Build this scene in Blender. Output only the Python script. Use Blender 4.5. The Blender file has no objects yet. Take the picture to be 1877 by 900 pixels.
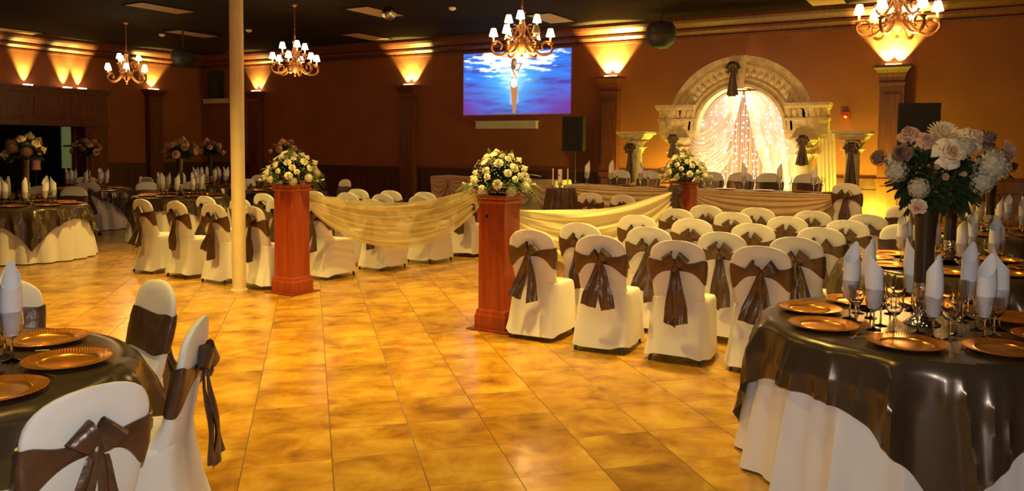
import bpy, bmesh, math, random
from math import sin, cos, pi, radians, sqrt, atan2, exp
from mathutils import Vector, Matrix, noise
sc = bpy.context.scene
COL = sc.collection
# ------------------------------------------------------------------ camera
# room axes: x runs along the back wall, y towards it, camera stands over the origin
CAMH = 1.65
YAW = radians(30.6)
cam_d = bpy.data.cameras.new('camera'); cam = bpy.data.objects.new('camera', cam_d); COL.objects.link(cam)
cam_d.sensor_width = 36; cam_d.lens = 36*1440/1877
PITCH = radians(3.4); ROLL = radians(0.5)
cam_d.shift_y = (270-450+1440*math.tan(PITCH))/1877.0*-1*-1
cam.matrix_world = (Matrix.Translation((0,0,CAMH)) @ Matrix.Rotation(YAW,4,'Z') @
                    Matrix.Rotation(pi/2-PITCH,4,'X') @ Matrix.Rotation(ROLL,4,'Z'))
cam_d.clip_start = .05
sc.camera = cam
def CR(f, r):            # metres ahead / to the right of the camera -> room x, y
    return (-sin(YAW)*f+cos(YAW)*r, cos(YAW)*f+sin(YAW)*r)
def column(x, y):        # photo column in which a floor point lies
    f = -sin(YAW)*x+cos(YAW)*y; r = cos(YAW)*x+sin(YAW)*y
    return 938+1440*r/max(f,.1)
# ------------------------------------------------------------------ world, view
w = bpy.data.worlds.new('world'); sc.world = w; w.use_nodes = True
w.node_tree.nodes['Background'].inputs[0].default_value = (1,.55,.25,1)
w.node_tree.nodes['Background'].inputs[1].default_value = .0
sc.view_settings.view_transform = 'Standard'; sc.view_settings.look = 'None'
sc.view_settings.exposure = 0.18; sc.view_settings.gamma = 1.0; sc.view_settings.use_curve_mapping = False
# ------------------------------------------------------------------ lights
WARM = (1,.56,.17)
AMBER = (1,.86,.18)
def light(name, kind, loc, energy, color=WARM, **k):
    d = bpy.data.lights.new(name, kind); d.energy = energy; d.color = color
    for a,b in k.items():
        if a not in ('rot','aim'): setattr(d,a,b)
    o = bpy.data.objects.new(name, d); o.location = loc
    if 'rot' in k: o.rotation_euler = k['rot']
    if 'aim' in k:
        o.rotation_euler = (Vector(k['aim'])-Vector(loc)).to_track_quat('-Z','Y').to_euler()
    COL.objects.link(o); return o
CHAND = [(-16.7,11.0),(-11.6,11.2),(-6.0,10.4),(-.9,10.7)]
for (x,y),e in zip(CHAND,(35,45,100,120)):
    light('chandelier_light','POINT',(x,y,2.9),e,WARM,shadow_soft_size=.22)
# added warm fill spots without fixtures, out of view, that brighten the floor
FILL_SPOTS = [(-6.9,3.4,330),(-4.6,5.2,330),(-2.2,6.6,260),(-9.2,6.2,240),(-3.6,2.2,110),(-1.2,3.6,35),(-8.0,8.6,200),(-2.6,8.8,240)]
for (x,y,e) in FILL_SPOTS:
    light('added_fill_spot','SPOT',(x,y,4.28),e*2.35,(1,.66,.15),spot_size=radians(105),spot_blend=.9,shadow_soft_size=.12)
# the camera's own flash
fx,fy = CR(.05,.03)
light('camera_flash','POINT',(fx,fy,CAMH+.14),150,(.97,.96,1),shadow_soft_size=.03)
PIL = [-18.6,-12.85,-7.15,-1.42]
DB = 16.5; XL = -21.0; XR = 7.5; YN = -3.5; HC = 4.4
PB = [40,70,75,110,110]
for i,x in enumerate(PIL):
    for s in (-.11,.11):
        light('pillar_uplight','SPOT',(x+s,DB-.07,3.285),[150,330,800,700][i],AMBER,spot_size=radians(84),spot_blend=.45,shadow_soft_size=.03,aim=(x+s,DB,3.95))
light('pillar_uplight','SPOT',(XL+.075,14.6,3.30),260,AMBER,spot_size=radians(86),spot_blend=.35,shadow_soft_size=.04,aim=(XL,14.6,3.95))
for y in (10.0,11.0,12.0,12.4):
    light('portal_uplight','SPOT',(XL+.08,y,3.16),480,AMBER,spot_size=radians(54),spot_blend=.7,shadow_soft_size=.04,aim=(XL,y,3.9))
# uplights on the stage
for (x,y,z,e,c) in [(-5.75,15.9,.35,200,(1,.92,.05)),(-1.75,15.6,.35,240,(1,.92,.05)),(-2.75,16.1,.4,110,(1,.9,.10)),(-5.3,16.15,.4,80,(1,.9,.10))]:
    light('stage_uplight','POINT',(x,y,z),e,c,shadow_soft_size=.08)
light('arch_lamp','POINT',(-4.0,15.55,2.62),12,(1,.75,.4),shadow_soft_size=.05)
light('arch_wash','SPOT',(-4.0,14.55,.35),200,(1,.72,.34),spot_size=radians(115),spot_blend=.8,shadow_soft_size=.15,aim=(-4.0,16.2,1.7))
light('corridor_lamp','POINT',(-22.2,13.6,1.9),5,(.75,1,.45),shadow_soft_size=.1)
# ------------------------------------------------------------------ materials
def new_mat(name):
    m = bpy.data.materials.new(name); m.use_nodes = True
    return m, m.node_tree, m.node_tree.nodes['Principled BSDF']
def mat(name, col, rough=.6, metal=0, var=.12, vscale=6, bump=0, bscale=60, spec=.5, sheen=0, coat=0, alpha=1, trans=0, ior=1.45, stretch=None):
    m, nt, p = new_mat(name)
    N, L = nt.nodes, nt.links
    tc = N.new('ShaderNodeTexCoord'); src = tc.outputs['Object']
    if stretch:
        mp = N.new('ShaderNodeMapping'); mp.inputs['Scale'].default_value = stretch
        L.new(src, mp.inputs[0]); src = mp.outputs[0]
    if var:
        nz = N.new('ShaderNodeTexNoise'); nz.inputs['Scale'].default_value = vscale; nz.inputs['Detail'].default_value = 5
        L.new(src, nz.inputs[0])
        cr = N.new('ShaderNodeValToRGB')
        cr.color_ramp.elements[0].position = .3; cr.color_ramp.elements[1].position = .7
        cr.color_ramp.elements[0].color = (*[c*(1-var) for c in col],1)
        cr.color_ramp.elements[1].color = (*[min(1,c*(1+var)) for c in col],1)
        L.new(nz.outputs[0], cr.inputs[0]); L.new(cr.outputs[0], p.inputs['Base Color'])
    else: p.inputs['Base Color'].default_value = (*col,1)
    if bump:
        nb = N.new('ShaderNodeTexNoise'); nb.inputs['Scale'].default_value = bscale; L.new(src, nb.inputs[0])
        b = N.new('ShaderNodeBump'); b.inputs['Strength'].default_value = bump; b.inputs['Distance'].default_value = .01
        L.new(nb.outputs[0], b.inputs['Height']); L.new(b.outputs[0], p.inputs['Normal'])
    p.inputs['Roughness'].default_value = rough; p.inputs['Metallic'].default_value = metal
    p.inputs['Specular IOR Level'].default_value = spec
    if sheen: p.inputs['Sheen Weight'].default_value = sheen
    if coat: p.inputs['Coat Weight'].default_value = coat; p.inputs['Coat Roughness'].default_value = .15
    if trans: p.inputs['Transmission Weight'].default_value = trans; p.inputs['IOR'].default_value = ior
    if alpha < 1: p.inputs['Alpha'].default_value = alpha
    return m
def emis(name, col, s, base=None):
    m, nt, p = new_mat(name)
    p.inputs['Base Color'].default_value = (*(base or col),1)
    p.inputs['Emission Color'].default_value = (*col,1); p.inputs['Emission Strength'].default_value = s
    return m
M = {}
M['wall'] = mat('terracotta_plaster',(.25,.073,.025),.85,var=.10,vscale=1.5,bump=.25,bscale=40)
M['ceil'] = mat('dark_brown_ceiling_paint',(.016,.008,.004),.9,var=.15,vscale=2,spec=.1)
M['wood'] = mat('dark_mahogany',(.115,.024,.007),.5,var=.35,vscale=3,stretch=(6,6,.7),bump=.05)
M['wains'] = mat('mahogany_panelling',(.075,.02,.008),.4,var=.3,vscale=3,stretch=(6,6,.7))
M['cherry'] = mat('red_cherry_wood',(.36,.055,.012),.38,var=.25,vscale=3,stretch=(7,7,.6),coat=.2)
M['cherry_d'] = mat('dark_cherry_wood',(.20,.03,.012),.4,var=.2,vscale=3,stretch=(7,7,.6))
M['cloth'] = mat('white_poly_cloth',(.84,.79,.69),.9,var=.03,vscale=3,bump=.12,bscale=9,sheen=.2)
M['ivory'] = mat('ivory_cover_cloth',(.82,.78,.68),.9,var=.03,vscale=3,bump=.15,bscale=7,sheen=.2)
M['satin'] = mat('brown_satin',(.115,.066,.038),.33,metal=.4,var=.3,vscale=9,bump=.45,bscale=22)
M['overlay'] = mat('taupe_satin_overlay',(.105,.074,.042),.27,metal=.5,var=.12,vscale=4,bump=.10,bscale=7)
M['napkin'] = mat('white_napkin_cloth',(.88,.86,.82),.85,var=.02,bump=.1,bscale=25)
M['gold'] = mat('gold_lacquer',(.85,.36,.035),.24,metal=.75,var=.08,vscale=10)
M['silver'] = mat('silver_cutlery',(.75,.72,.68),.2,metal=1,var=.05)
M['glass'] = mat('clear_glass',(1,1,1),.02,var=0,trans=1,ior=1.45)
M['polecream'] = mat('cream_paint',(.82,.68,.34),.5,var=.06,vscale=4)
M['brass'] = mat('antique_gold_carved_wood',(.27,.105,.028),.38,metal=.35,var=.35,vscale=25,bump=.3,bscale=60)
M['candle'] = mat('candle_sleeve',(.85,.72,.45),.6,var=.03)
M['shade'] = emis('lit_lamp_shade',(1,.70,.36),14,(.9,.8,.6))
M['shade_off'] = mat('cream_lamp_shade',(.8,.62,.34),.7,var=.05)
M['black'] = mat('black_plastic',(.012,.011,.010),.6,var=.2)
M['dgrey'] = mat('dark_speaker_grille',(.02,.019,.018),.8,var=.3,vscale=80)
M['legmetal'] = mat('dark_metal_leg',(.05,.045,.04),.4,metal=.6,var=.1)
M['stone'] = mat('carved_plaster_stone',(.72,.55,.29),.85,var=.18,vscale=9,bump=.8,bscale=22)
M['panel'] = mat('light_diffuser',(.42,.25,.12),.7,var=.06,vscale=3)
M['whitep'] = mat('white_plastic',(.8,.76,.7),.5,var=.03)
M['redp'] = mat('red_plastic',(.5,.03,.01),.4,var=.05)
M['leaf'] = mat('dark_green_leaf',(.030,.052,.014),.5,var=.4,vscale=20)
M['fern'] = mat('fern_green',(.10,.17,.035),.6,var=.35,vscale=20)
M['rose'] = mat('ivory_rose_petal',(.88,.80,.48),.6,var=.08,vscale=20,sheen=.2)
M['rosec'] = mat('cream_rose_petal',(.86,.62,.40),.6,var=.12,vscale=25,sheen=.2)
def grad_rose(name, inner, outer, R):
    m, nt, p = new_mat(name); N, L = nt.nodes, nt.links
    tc = N.new('ShaderNodeTexCoord'); sp = N.new('ShaderNodeVectorMath'); sp.operation='MULTIPLY'; sp.inputs[1].default_value=(1,1,0)
    L.new(tc.outputs['Object'],sp.inputs[0]); ln=N.new('ShaderNodeVectorMath'); ln.operation='LENGTH'; L.new(sp.outputs[0],ln.inputs[0])
    mr=N.new('ShaderNodeMapRange'); mr.inputs[2].default_value=R; L.new(ln.outputs['Value'],mr.inputs[0])
    mx=N.new('ShaderNodeMixRGB'); mx.inputs[1].default_value=(*inner,1); mx.inputs[2].default_value=(*outer,1); L.new(mr.outputs[0],mx.inputs[0])
    L.new(mx.outputs[0],p.inputs['Base Color']); p.inputs['Roughness'].default_value=.65; return m
M['rosec'] = grad_rose('cream_rose_petal',(.76,.42,.19),(.86,.70,.42),.055)
M['peach'] = mat('peach_rose_petal',(.60,.33,.17),.6,var=.25,vscale=25,sheen=.2)
M['dahlia'] = mat('pale_peach_dahlia_petal',(.90,.68,.34),.6,var=.15,vscale=30)
M['hydr'] = mat('grey_green_hydrangea_petal',(.50,.43,.27),.6,var=.15,vscale=40)
M['dkflower'] = mat('dusky_brown_petal',(.20,.10,.06),.7,var=.35,vscale=30)
M['buds'] = mat('babys_breath',(.62,.62,.42),.7,var=.2,vscale=50)
M['brownvase'] = mat('brown_frosted_glass',(.06,.035,.02),.25,metal=.2,var=.3,vscale=14)
M['stagec'] = mat('dark_stage_carpet',(.05,.03,.02),.95,var=.2,vscale=30)
M['swag'] = mat('gold_ivory_drape',(.68,.50,.25),.75,var=.08,vscale=5,sheen=.3)
M['swag_tinted'] = mat('light_tinted_drape',(.55,.30,.16),.75,var=.08,vscale=5,sheen=.3)  # the light's pinkish cast on the ivory cloth is put into this colour
M['mirror'] = mat('mirror_tiles',(.8,.78,.74),.12,metal=1,var=.5,vscale=60,bump=.8,bscale=50)
M['bulb'] = emis('fairy_light_bulb',(.86,.88,1),13)
M['star'] = emis('small_led_lamp',(.8,.9,1),22)
M['greenwin'] = emis('green_lit_pane',(.26,.30,.10),.22)
M['ledge'] = mat('pale_painted_ledge',(.62,.56,.44),.7,var=.05)
M['cand_w'] = mat('ivory_candle_wax',(.85,.78,.6),.5,var=.03)
M['formc'] = mat('pale_pink_bodice',(.55,.33,.24),.8,var=.1)
M['wire'] = mat('thin_white_cord',(.6,.6,.58),.6,var=0)
def sheer(name, col, a):
    m, nt, p = new_mat(name); N, L = nt.nodes, nt.links
    p.inputs['Base Color'].default_value = (*col,1); p.inputs['Roughness'].default_value = .8
    p.inputs['Sheen Weight'].default_value = .3
    tr = N.new('ShaderNodeBsdfTransparent'); tl = N.new('ShaderNodeBsdfTranslucent'); tl.inputs[0].default_value = (*col,1)
    a1 = N.new('ShaderNodeMixShader'); a1.inputs[0].default_value = .3
    L.new(p.outputs[0],a1.inputs[1]); L.new(tl.outputs[0],a1.inputs[2])
    lw = N.new('ShaderNodeLayerWeight'); lw.inputs[0].default_value = .35
    mp = N.new('ShaderNodeMapRange'); mp.inputs[3].default_value = a; mp.inputs[4].default_value = 1.0
    L.new(lw.outputs['Facing'], mp.inputs[0])
    a2 = N.new('ShaderNodeMixShader'); L.new(mp.outputs[0],a2.inputs[0])
    L.new(tr.outputs[0],a2.inputs[1]); L.new(a1.outputs[0],a2.inputs[2])
    L.new(a2.outputs[0], N['Material Output'].inputs[0])
    return m
M['sheer'] = sheer('gold_sheer_organza',(.84,.70,.30),.55)
M['sheer2'] = sheer('ivory_organza',(.88,.80,.42),.93)
M['archsheer'] = sheer('white_arch_voile',(.84,.74,.64),.72)
M['backvoile'] = sheer('thin_back_voile',(.80,.66,.56),.22)
def floor_mat():
    m, nt, p = new_mat('honey_travertine_tiles'); N, L = nt.nodes, nt.links
    S = .449
    tc = N.new('ShaderNodeTexCoord'); mp = N.new('ShaderNodeMapping')
    mp.inputs['Rotation'].default_value = (0,0,radians(-45))
    mp.inputs['Location'].default_value = (-.1006,-4.158,0)
    L.new(tc.outputs['Object'], mp.inputs[0])
    br = N.new('ShaderNodeTexBrick'); br.offset = 0; br.squash = 1
    br.inputs['Scale'].default_value = 1; br.inputs['Brick Width'].default_value = S; br.inputs['Row Height'].default_value = S
    br.inputs['Mortar Size'].default_value = .0035; br.inputs['Mortar Smooth'].default_value = .3; br.inputs['Bias'].default_value = 0
    br.inputs['Color1'].default_value = (.0,.0,.0,1); br.inputs['Color2'].default_value = (1,1,1,1); br.inputs['Mortar'].default_value = (0,0,0,1)
    L.new(mp.outputs[0], br.inputs[0])
    n1 = N.new('ShaderNodeTexNoise'); n1.inputs['Scale'].default_value = 3.2; n1.inputs['Detail'].default_value = 8; n1.inputs['Roughness'].default_value = .62; n1.inputs['Distortion'].default_value = .35
    # each tile samples its own patch of stone
    add = N.new('ShaderNodeVectorMath'); add.operation = 'MULTIPLY_ADD'
    L.new(br.outputs['Color'], add.inputs[0]); add.inputs[1].default_value = (7,11,3); L.new(mp.outputs[0], add.inputs[2])
    st = N.new('ShaderNodeMapping'); st.inputs['Scale'].default_value = (1,1.15,1); L.new(add.outputs[0], st.inputs[0]); L.new(st.outputs[0], n1.inputs[0])
    cr = N.new('ShaderNodeValToRGB'); e = cr.color_ramp.elements
    e[0].position = .30; e[0].color = (.25,.098,.012,1); e[1].position = .68; e[1].color = (.70,.43,.06,1)
    x = e.new(.50); x.color = (.52,.262,.024,1)
    L.new(n1.outputs[0], cr.inputs[0])
    tv = N.new('ShaderNodeMapRange'); tv.inputs[3].default_value = .84; tv.inputs[4].default_value = 1.08; L.new(br.outputs['Color'], tv.inputs[0])
    mu = N.new('ShaderNodeVectorMath'); mu.operation = 'SCALE'; L.new(cr.outputs[0], mu.inputs[0]); L.new(tv.outputs[0], mu.inputs['Scale'])
    sx = N.new('ShaderNodeSeparateXYZ'); L.new(mp.outputs[0], sx.inputs[0])
    def joint(out, width, k):
        a=N.new('ShaderNodeMath'); a.operation='PINGPONG'; a.inputs[1].default_value=S/2; L.new(out,a.inputs[0])
        b_=N.new('ShaderNodeMapRange'); b_.inputs[1].default_value=width*.4; b_.inputs[2].default_value=width; b_.inputs[3].default_value=k; b_.inputs[4].default_value=0; L.new(a.outputs[0],b_.inputs[0]); return b_.outputs[0]
    jm=N.new('ShaderNodeMath'); jm.operation='MAXIMUM'; L.new(joint(sx.outputs[0],.0038,.9),jm.inputs[0]); L.new(joint(sx.outputs[1],.0034,.38),jm.inputs[1])
    mx = N.new('ShaderNodeMixRGB'); L.new(jm.outputs[0], mx.inputs[0]); L.new(mu.outputs[0], mx.inputs[1]); mx.inputs[2].default_value = (.13,.075,.03,1)
    L.new(mx.outputs[0], p.inputs['Base Color'])
    n2 = N.new('ShaderNodeTexNoise'); n2.inputs['Scale'].default_value = 9; L.new(mp.outputs[0], n2.inputs[0])
    rr = N.new('ShaderNodeMapRange'); rr.inputs[3].default_value = .12; rr.inputs[4].default_value = .34; L.new(n2.outputs[0], rr.inputs[0]); L.new(rr.outputs[0], p.inputs['Roughness'])
    b = N.new('ShaderNodeBump'); b.invert = True; b.inputs['Strength'].default_value = .4; b.inputs['Distance'].default_value = .002; L.new(jm.outputs[0], b.inputs['Height']); L.new(b.outputs[0], p.inputs['Normal'])
    return m
M['floor'] = floor_mat()
# ------------------------------------------------------------------ mesh helpers
class MB:
    def __init__(s): s.v=[]; s.f=[]
    def add(s, v, f, xf=None):
        o = len(s.v)
        s.v += [tuple(xf @ Vector(p)) if xf is not None else tuple(p) for p in v]
        s.f += [tuple(i+o for i in q) for q in f]; return s
    def box(s, x0,x1,y0,y1,z0,z1, xf=None):
        v=[(x0,y0,z0),(x1,y0,z0),(x1,y1,z0),(x0,y1,z0),(x0,y0,z1),(x1,y0,z1),(x1,y1,z1),(x0,y1,z1)]
        return s.add(v,[(0,3,2,1),(4,5,6,7),(0,1,5,4),(1,2,6,5),(2,3,7,6),(3,0,4,7)],xf)
    def loft(s, rings, cap0=True, cap1=True, closed=True, xf=None):
        n=len(rings[0]); v=[p for r in rings for p in r]; f=[]
        for i in range(len(rings)-1):
            for j in range(n if closed else n-1):
                k=(j+1)%n; f.append((i*n+j,i*n+k,(i+1)*n+k,(i+1)*n+j))
        if cap0: f.append(tuple(range(n-1,-1,-1)))
        if cap1: f.append(tuple((len(rings)-1)*n+j for j in range(n)))
        return s.add(v,f,xf)
    def lathe(s, prof, n=24, xf=None, cap0=True, cap1=True):
        return s.loft([[(r*cos(2*pi*j/n),r*sin(2*pi*j/n),z) for j in range(n)] for r,z in prof],cap0,cap1,True,xf)
    def tube(s, path, rad, n=8, xf=None):
        P=[Vector(p) for p in path]; rings=[]
        if not hasattr(rad,'__len__'): rad=[rad]*len(P)
        up=None
        for i,p in enumerate(P):
            t=(P[min(i+1,len(P)-1)]-P[max(i-1,0)]).normalized()
            if up is None:
                up=Vector((0,0,1)) if abs(t.z)<.9 else Vector((1,0,0))
            a=(up-t*up.dot(t)).normalized(); b=t.cross(a); up=a
            rings.append([tuple(p+(a*cos(2*pi*j/n)+b*sin(2*pi*j/n))*rad[i]) for j in range(n)])
        return s.loft(rings,xf=xf)
    def grid(s, fn, nu, nv, th=0, xf=None):
        P=[[Vector(fn(i/nu,j/nv)) for j in range(nv+1)] for i in range(nu+1)]
        v=[p for r in P for p in r]; f=[]; m=nv+1
        for i in range(nu):
            for j in range(nv): f.append((i*m+j,(i+1)*m+j,(i+1)*m+j+1,i*m+j+1))
        if th:
            N=[]
            for i in range(nu+1):
                for j in range(nv+1):
                    a=P[min(i+1,nu)][j]-P[max(i-1,0)][j]; b=P[i][min(j+1,nv)]-P[i][max(j-1,0)]
                    c=a.cross(b); N.append(c.normalized() if c.length>1e-9 else Vector((0,0,1)))
            o=len(v); v2=[p+n_*th for p,n_ in zip(v,N)]
            f2=[tuple(reversed([i+o for i in q])) for q in f]
            e=[]
            for i in range(nu): e+= [(i*m,(i*m)+o,(i+1)*m+o,(i+1)*m),((i+1)*m+nv,(i+1)*m+nv+o,i*m+nv+o,i*m+nv)]
            for j in range(nv): e+= [(j+1,j+1+o,j+o,j),(nu*m+j,nu*m+j+o,nu*m+j+1+o,nu*m+j+1)]
            v=v+v2; f=f+f2+e
        return s.add(v,f,xf)
    def ribbon(s, path, wvec, th=.003, xf=None):
        P=[Vector(p) for p in path]; W=[Vector(q) for q in wvec]
        def fn(u,t):
            x=u*(len(P)-1); i=min(int(x),len(P)-2); a=x-i
            return P[i].lerp(P[i+1],a)+W[i].lerp(W[i+1],a)*(t-.5)
        return s.grid(fn,len(P)-1,4,th,xf)
    def build(s, name, m, parent=None, smooth=True, loc=None):
        me=bpy.data.meshes.new(name); me.from_pydata(s.v,[],s.f); me.update()
        if smooth: me.polygons.foreach_set('use_smooth',[True]*len(me.polygons))
        bm=bmesh.new(); bm.from_mesh(me); bmesh.ops.recalc_face_normals(bm,faces=bm.faces); bm.to_mesh(me); bm.free()
        if smooth:
            try: me.set_sharp_from_angle(angle=radians(42))
            except Exception: pass
        if m is not None: me.materials.append(m)
        o=bpy.data.objects.new(name,me); COL.objects.link(o)
        if parent is not None: o.parent=parent
        if loc is not None: o.location=loc
        return o
def TR(x=0,y=0,z=0,rz=0,s=1,rx=0,ry=0):
    return Matrix.Translation((x,y,z)) @ Matrix.Rotation(rz,4,'Z') @ Matrix.Rotation(ry,4,'Y') @ Matrix.Rotation(rx,4,'X') @ Matrix.Scale(s,4)
def tag(o, label=None, cat=None, group=None, kind=None):
    if label: o['label']=label
    if cat: o['category']=cat
    if group: o['group']=group
    if kind: o['kind']=kind
    return o
def empty(name, loc=(0,0,0), rz=0):
    o=bpy.data.objects.new(name,None); o.empty_display_size=.1; COL.objects.link(o); o.location=loc; o.rotation_euler=(0,0,rz); return o
KIDS={}
def kids(o): return [c for c in bpy.data.objects if c.parent==o]
def copy_tree(o, parent=None, kidmap=None):
    if kidmap is None:
        kidmap={}
        for c in bpy.data.objects:
            if c.parent is not None: kidmap.setdefault(c.parent.name,[]).append(c)
    c=o.copy(); COL.objects.link(c); c.parent=parent
    for ch in kidmap.get(o.name,[]): copy_tree(ch,c,kidmap)
    return c
def struct(o): o['kind']='structure'; return o
# ------------------------------------------------------------------ the room
struct(MB().box(XL-3,XR,YN,DB,-.1,0).build('floor',M['floor'],smooth=False))
struct(MB().box(XL-.2,XR+.2,YN-.2,DB+.2,HC,HC+.15).build('ceiling',M['ceil'],smooth=False))
struct(MB().box(XL-.2,XR+.2,DB,DB+.2,0,HC).build('wall_back',M['wall'],smooth=False))
wl=MB(); wl.box(XL-.2,XL,12.3,DB,0,HC); wl.box(XL-.2,XL,7.2,12.3,2.14,HC); wl.box(XL-.2,XL,YN,7.2,0,HC)
struct(wl.build('wall_left',M['wall'],smooth=False))
struct(MB().box(XR,XR+.2,YN,DB,0,HC).build('wall_right',M['wall'],smooth=False))
struct(MB().box(XL-.2,XR+.2,YN-.2,YN,0,HC).build('wall_front',M['wall'],smooth=False))
# corridor behind the left opening
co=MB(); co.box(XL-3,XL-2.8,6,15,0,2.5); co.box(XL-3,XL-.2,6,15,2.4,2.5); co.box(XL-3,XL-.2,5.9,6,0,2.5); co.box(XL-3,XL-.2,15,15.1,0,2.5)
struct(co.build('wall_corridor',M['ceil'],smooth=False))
# crown moulding: stepped profile (distance from wall, height)
prof=[(0,3.98),(.05,3.98),(.06,4.03),(.05,4.06),(.10,4.08),(.16,4.12),(.17,4.17),(.15,4.19),(.22,4.21),(.30,4.28),(.33,4.33),(.33,4.40),(0,4.40)]
struct(MB().loft([[(x,DB-d,z) for d,z in prof] for x in (XL,XR)]).build('trim_1',M['wood'],smooth=False))
struct(MB().loft([[(XL+d,y,z) for d,z in prof] for y in (YN,DB-.02)]).build('trim_2',M['wood'],smooth=False))
def wainscot(name, along, a0, a1, segs):
    b=MB()
    def bx(u0,u1,d0,d1,z0,z1):
        if along=='x': b.box(u0,u1,DB-d1,DB-d0,z0,z1)
        else: b.box(XL+d0,XL+d1,u0,u1,z0,z1)
    bx(a0,a1,0,.02,0,1.02); bx(a0,a1,0,.075,1.06,1.11); bx(a0,a1,0,.05,.96,1.06); bx(a0,a1,.02,.045,0,.20)
    n=max(1,int((a1-a0)/.8)); w_=(a1-a0)/n
    for i in range(n):
        u=a0+i*w_; bx(u,u+.1,.02,.04,.2,.96)
        bx(u+.17,u+w_-.07,.02,.032,.28,.88)
        for q in ((u+.16,u+.185,.27,.89),(u+w_-.085,u+w_-.06,.27,.89),(u+.16,u+w_-.06,.27,.295),(u+.16,u+w_-.06,.865,.89)): bx(q[0],q[1],.03,.045,q[2],q[3])
    struct(b.build(name,M['wains'],smooth=False))
wainscot('trim_3','x',XL,XR,0); wainscot('trim_4','y',12.95,DB,0)
# dark timber portal on the left wall
pt=MB(); X0=XL+.02
pt.box(X0,XL+.45,7.0,12.95,2.14,2.95); pt.box(X0,XL+.52,6.95,13.0,2.95,3.03); pt.box(X0,XL+.58,6.9,13.05,3.03,3.09)
pt.box(X0,XL+.50,6.97,12.98,2.10,2.20)
pt.box(X0,XL+.45,12.32,12.95,0,2.12); pt.box(X0,XL+.45,6.6,7.2,0,2.12)
for k in range(6): pt.box(XL+.45,XL+.47,7.2+k*.95,7.2+k*.95+.75,2.32,2.85)
pt.box(XL+.45,XL+.47,12.42,12.85,.2,1.95)
struct(pt.build('trim_5',M['wood'],smooth=False))
struct(MB().box(XL-2.79,XL-2.7,13.5,14.1,.9,2.15).build('window_1',M['greenwin'],smooth=False))
struct(MB().box(XL-2.69,XL-2.66,13.95,14.0,.9,2.15).box(XL-2.69,XL-2.66,13.5,14.1,1.55,1.6).build('trim_6',M['black'],smooth=False))
# wall pillars with a flared capital, lamp hidden on top
PN=['wall pillar nearest the dark left corner','wall pillar between the pole and the projected picture','wall pillar between the projected picture and the arch','wall pillar right of the arch behind the tall flowers']
def pillar(x,y,rz,label,lit=True):
    r=empty('wall_pillar',(x,y,0),rz)
    tag(r,label,'pillar','wooden wall pillars')
    b=MB(); b.box(-.21,.21,-.22,0,.0,2.98); b.box(-.24,.24,-.26,0,0,.30); b.box(-.23,.23,-.24,0,1.05,1.12)
    b.build('shaft',M['wood'],r,False)
    p=MB()
    p.box(-.15,.15,-.235,-.22,.45,.98); p.box(-.15,.15,-.235,-.22,1.22,2.70); p.build('raised_panel',M['wood'],r,False)
    c=MB(); prof=[(.215,2.86),(.225,2.90),(.225,2.93),(.215,2.95),(.22,3.02),(.25,3.10),(.29,3.16),(.32,3.19),(.32,3.24)]
    c.loft([[(-w,0,z),(-w,-w-.01,z),(w,-w-.01,z),(w,0,z)] for w,z in prof]); c.build('capital',M['wood'],r,False)
    l=MB(); l.box(-.13,.13,-.17,-.05,3.24,3.27); l.build('uplight',emis('pillar_lamp',(1,.75,.3),12),r,False)
for i,x in enumerate(PIL): pillar(x,DB,0,'dark mahogany '+PN[i])
pillar(XL,14.6,pi/2,'dark mahogany wall pillar on the left side wall beside the portal')
# lamps on top of the portal
for i,y in enumerate((10.0,11.0,12.0,12.4)):
    o=MB().box(-.06,.06,-.09,.09,0,.04).build('uplight',M['shade'],smooth=False,loc=(XL+.2,y,3.10))
    tag(o,'small warm uplight on the portal top, '+['leftmost of the four','second from the left','second from the right','rightmost of the four'][i],'uplight','uplights on the portal')
# ceiling panels (unlit troffers), detectors
def ceil_at(px,py):
    hor=270+.0087*(px-938); z=(HC-CAMH)*1440/(hor-py); t=(px-938)/1440; return CR(z,z*t)
PAN=[(298,18,'above the left chandelier'),(30,58,'at the far left edge of the ceiling'),(355,64,'near the dark left corner'),(688,25,'beside the mirror ball'),(670,69,'nearest the wall above the mirror ball'),(1005,36,'behind the middle chandelier'),(1500,2,'at the top edge left of the right chandelier')]
for px,py,d in PAN:
    x,y=ceil_at(px,py)
    r=empty('ceiling_panel',(x,y,HC)); tag(r,'flat cream ceiling light panel '+d,'ceiling light','unlit ceiling panels')
    MB().box(-.30,.30,-.60,.60,-.012,-.002).build('diffuser',M['panel'],r,False)
    b=MB()
    for q in ((-.33,.33,-.63,-.60),(-.33,.33,.60,.63),(-.33,-.30,-.6,.6),(.30,.33,-.6,.6)): b.box(q[0],q[1],q[2],q[3],-.018,0)
    b.build('frame',M['ceil'],r,False)
for px,py,d in [(458,57,'right of the cream pole'),(827,17,'between the mirror ball and the middle chandelier'),(300,65,'near the round black speaker on the left')]:
    x,y=ceil_at(px,py)
    o=MB().lathe([(.07,0),(.075,-.02),(.06,-.045),(.03,-.06),(.0,-.06)],20,cap1=False).build('smoke_detector',M['whitep'],loc=(x,y,HC-.001))
    tag(o,'small white smoke detector on the ceiling '+d,'smoke detector','ceiling smoke detectors')
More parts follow.
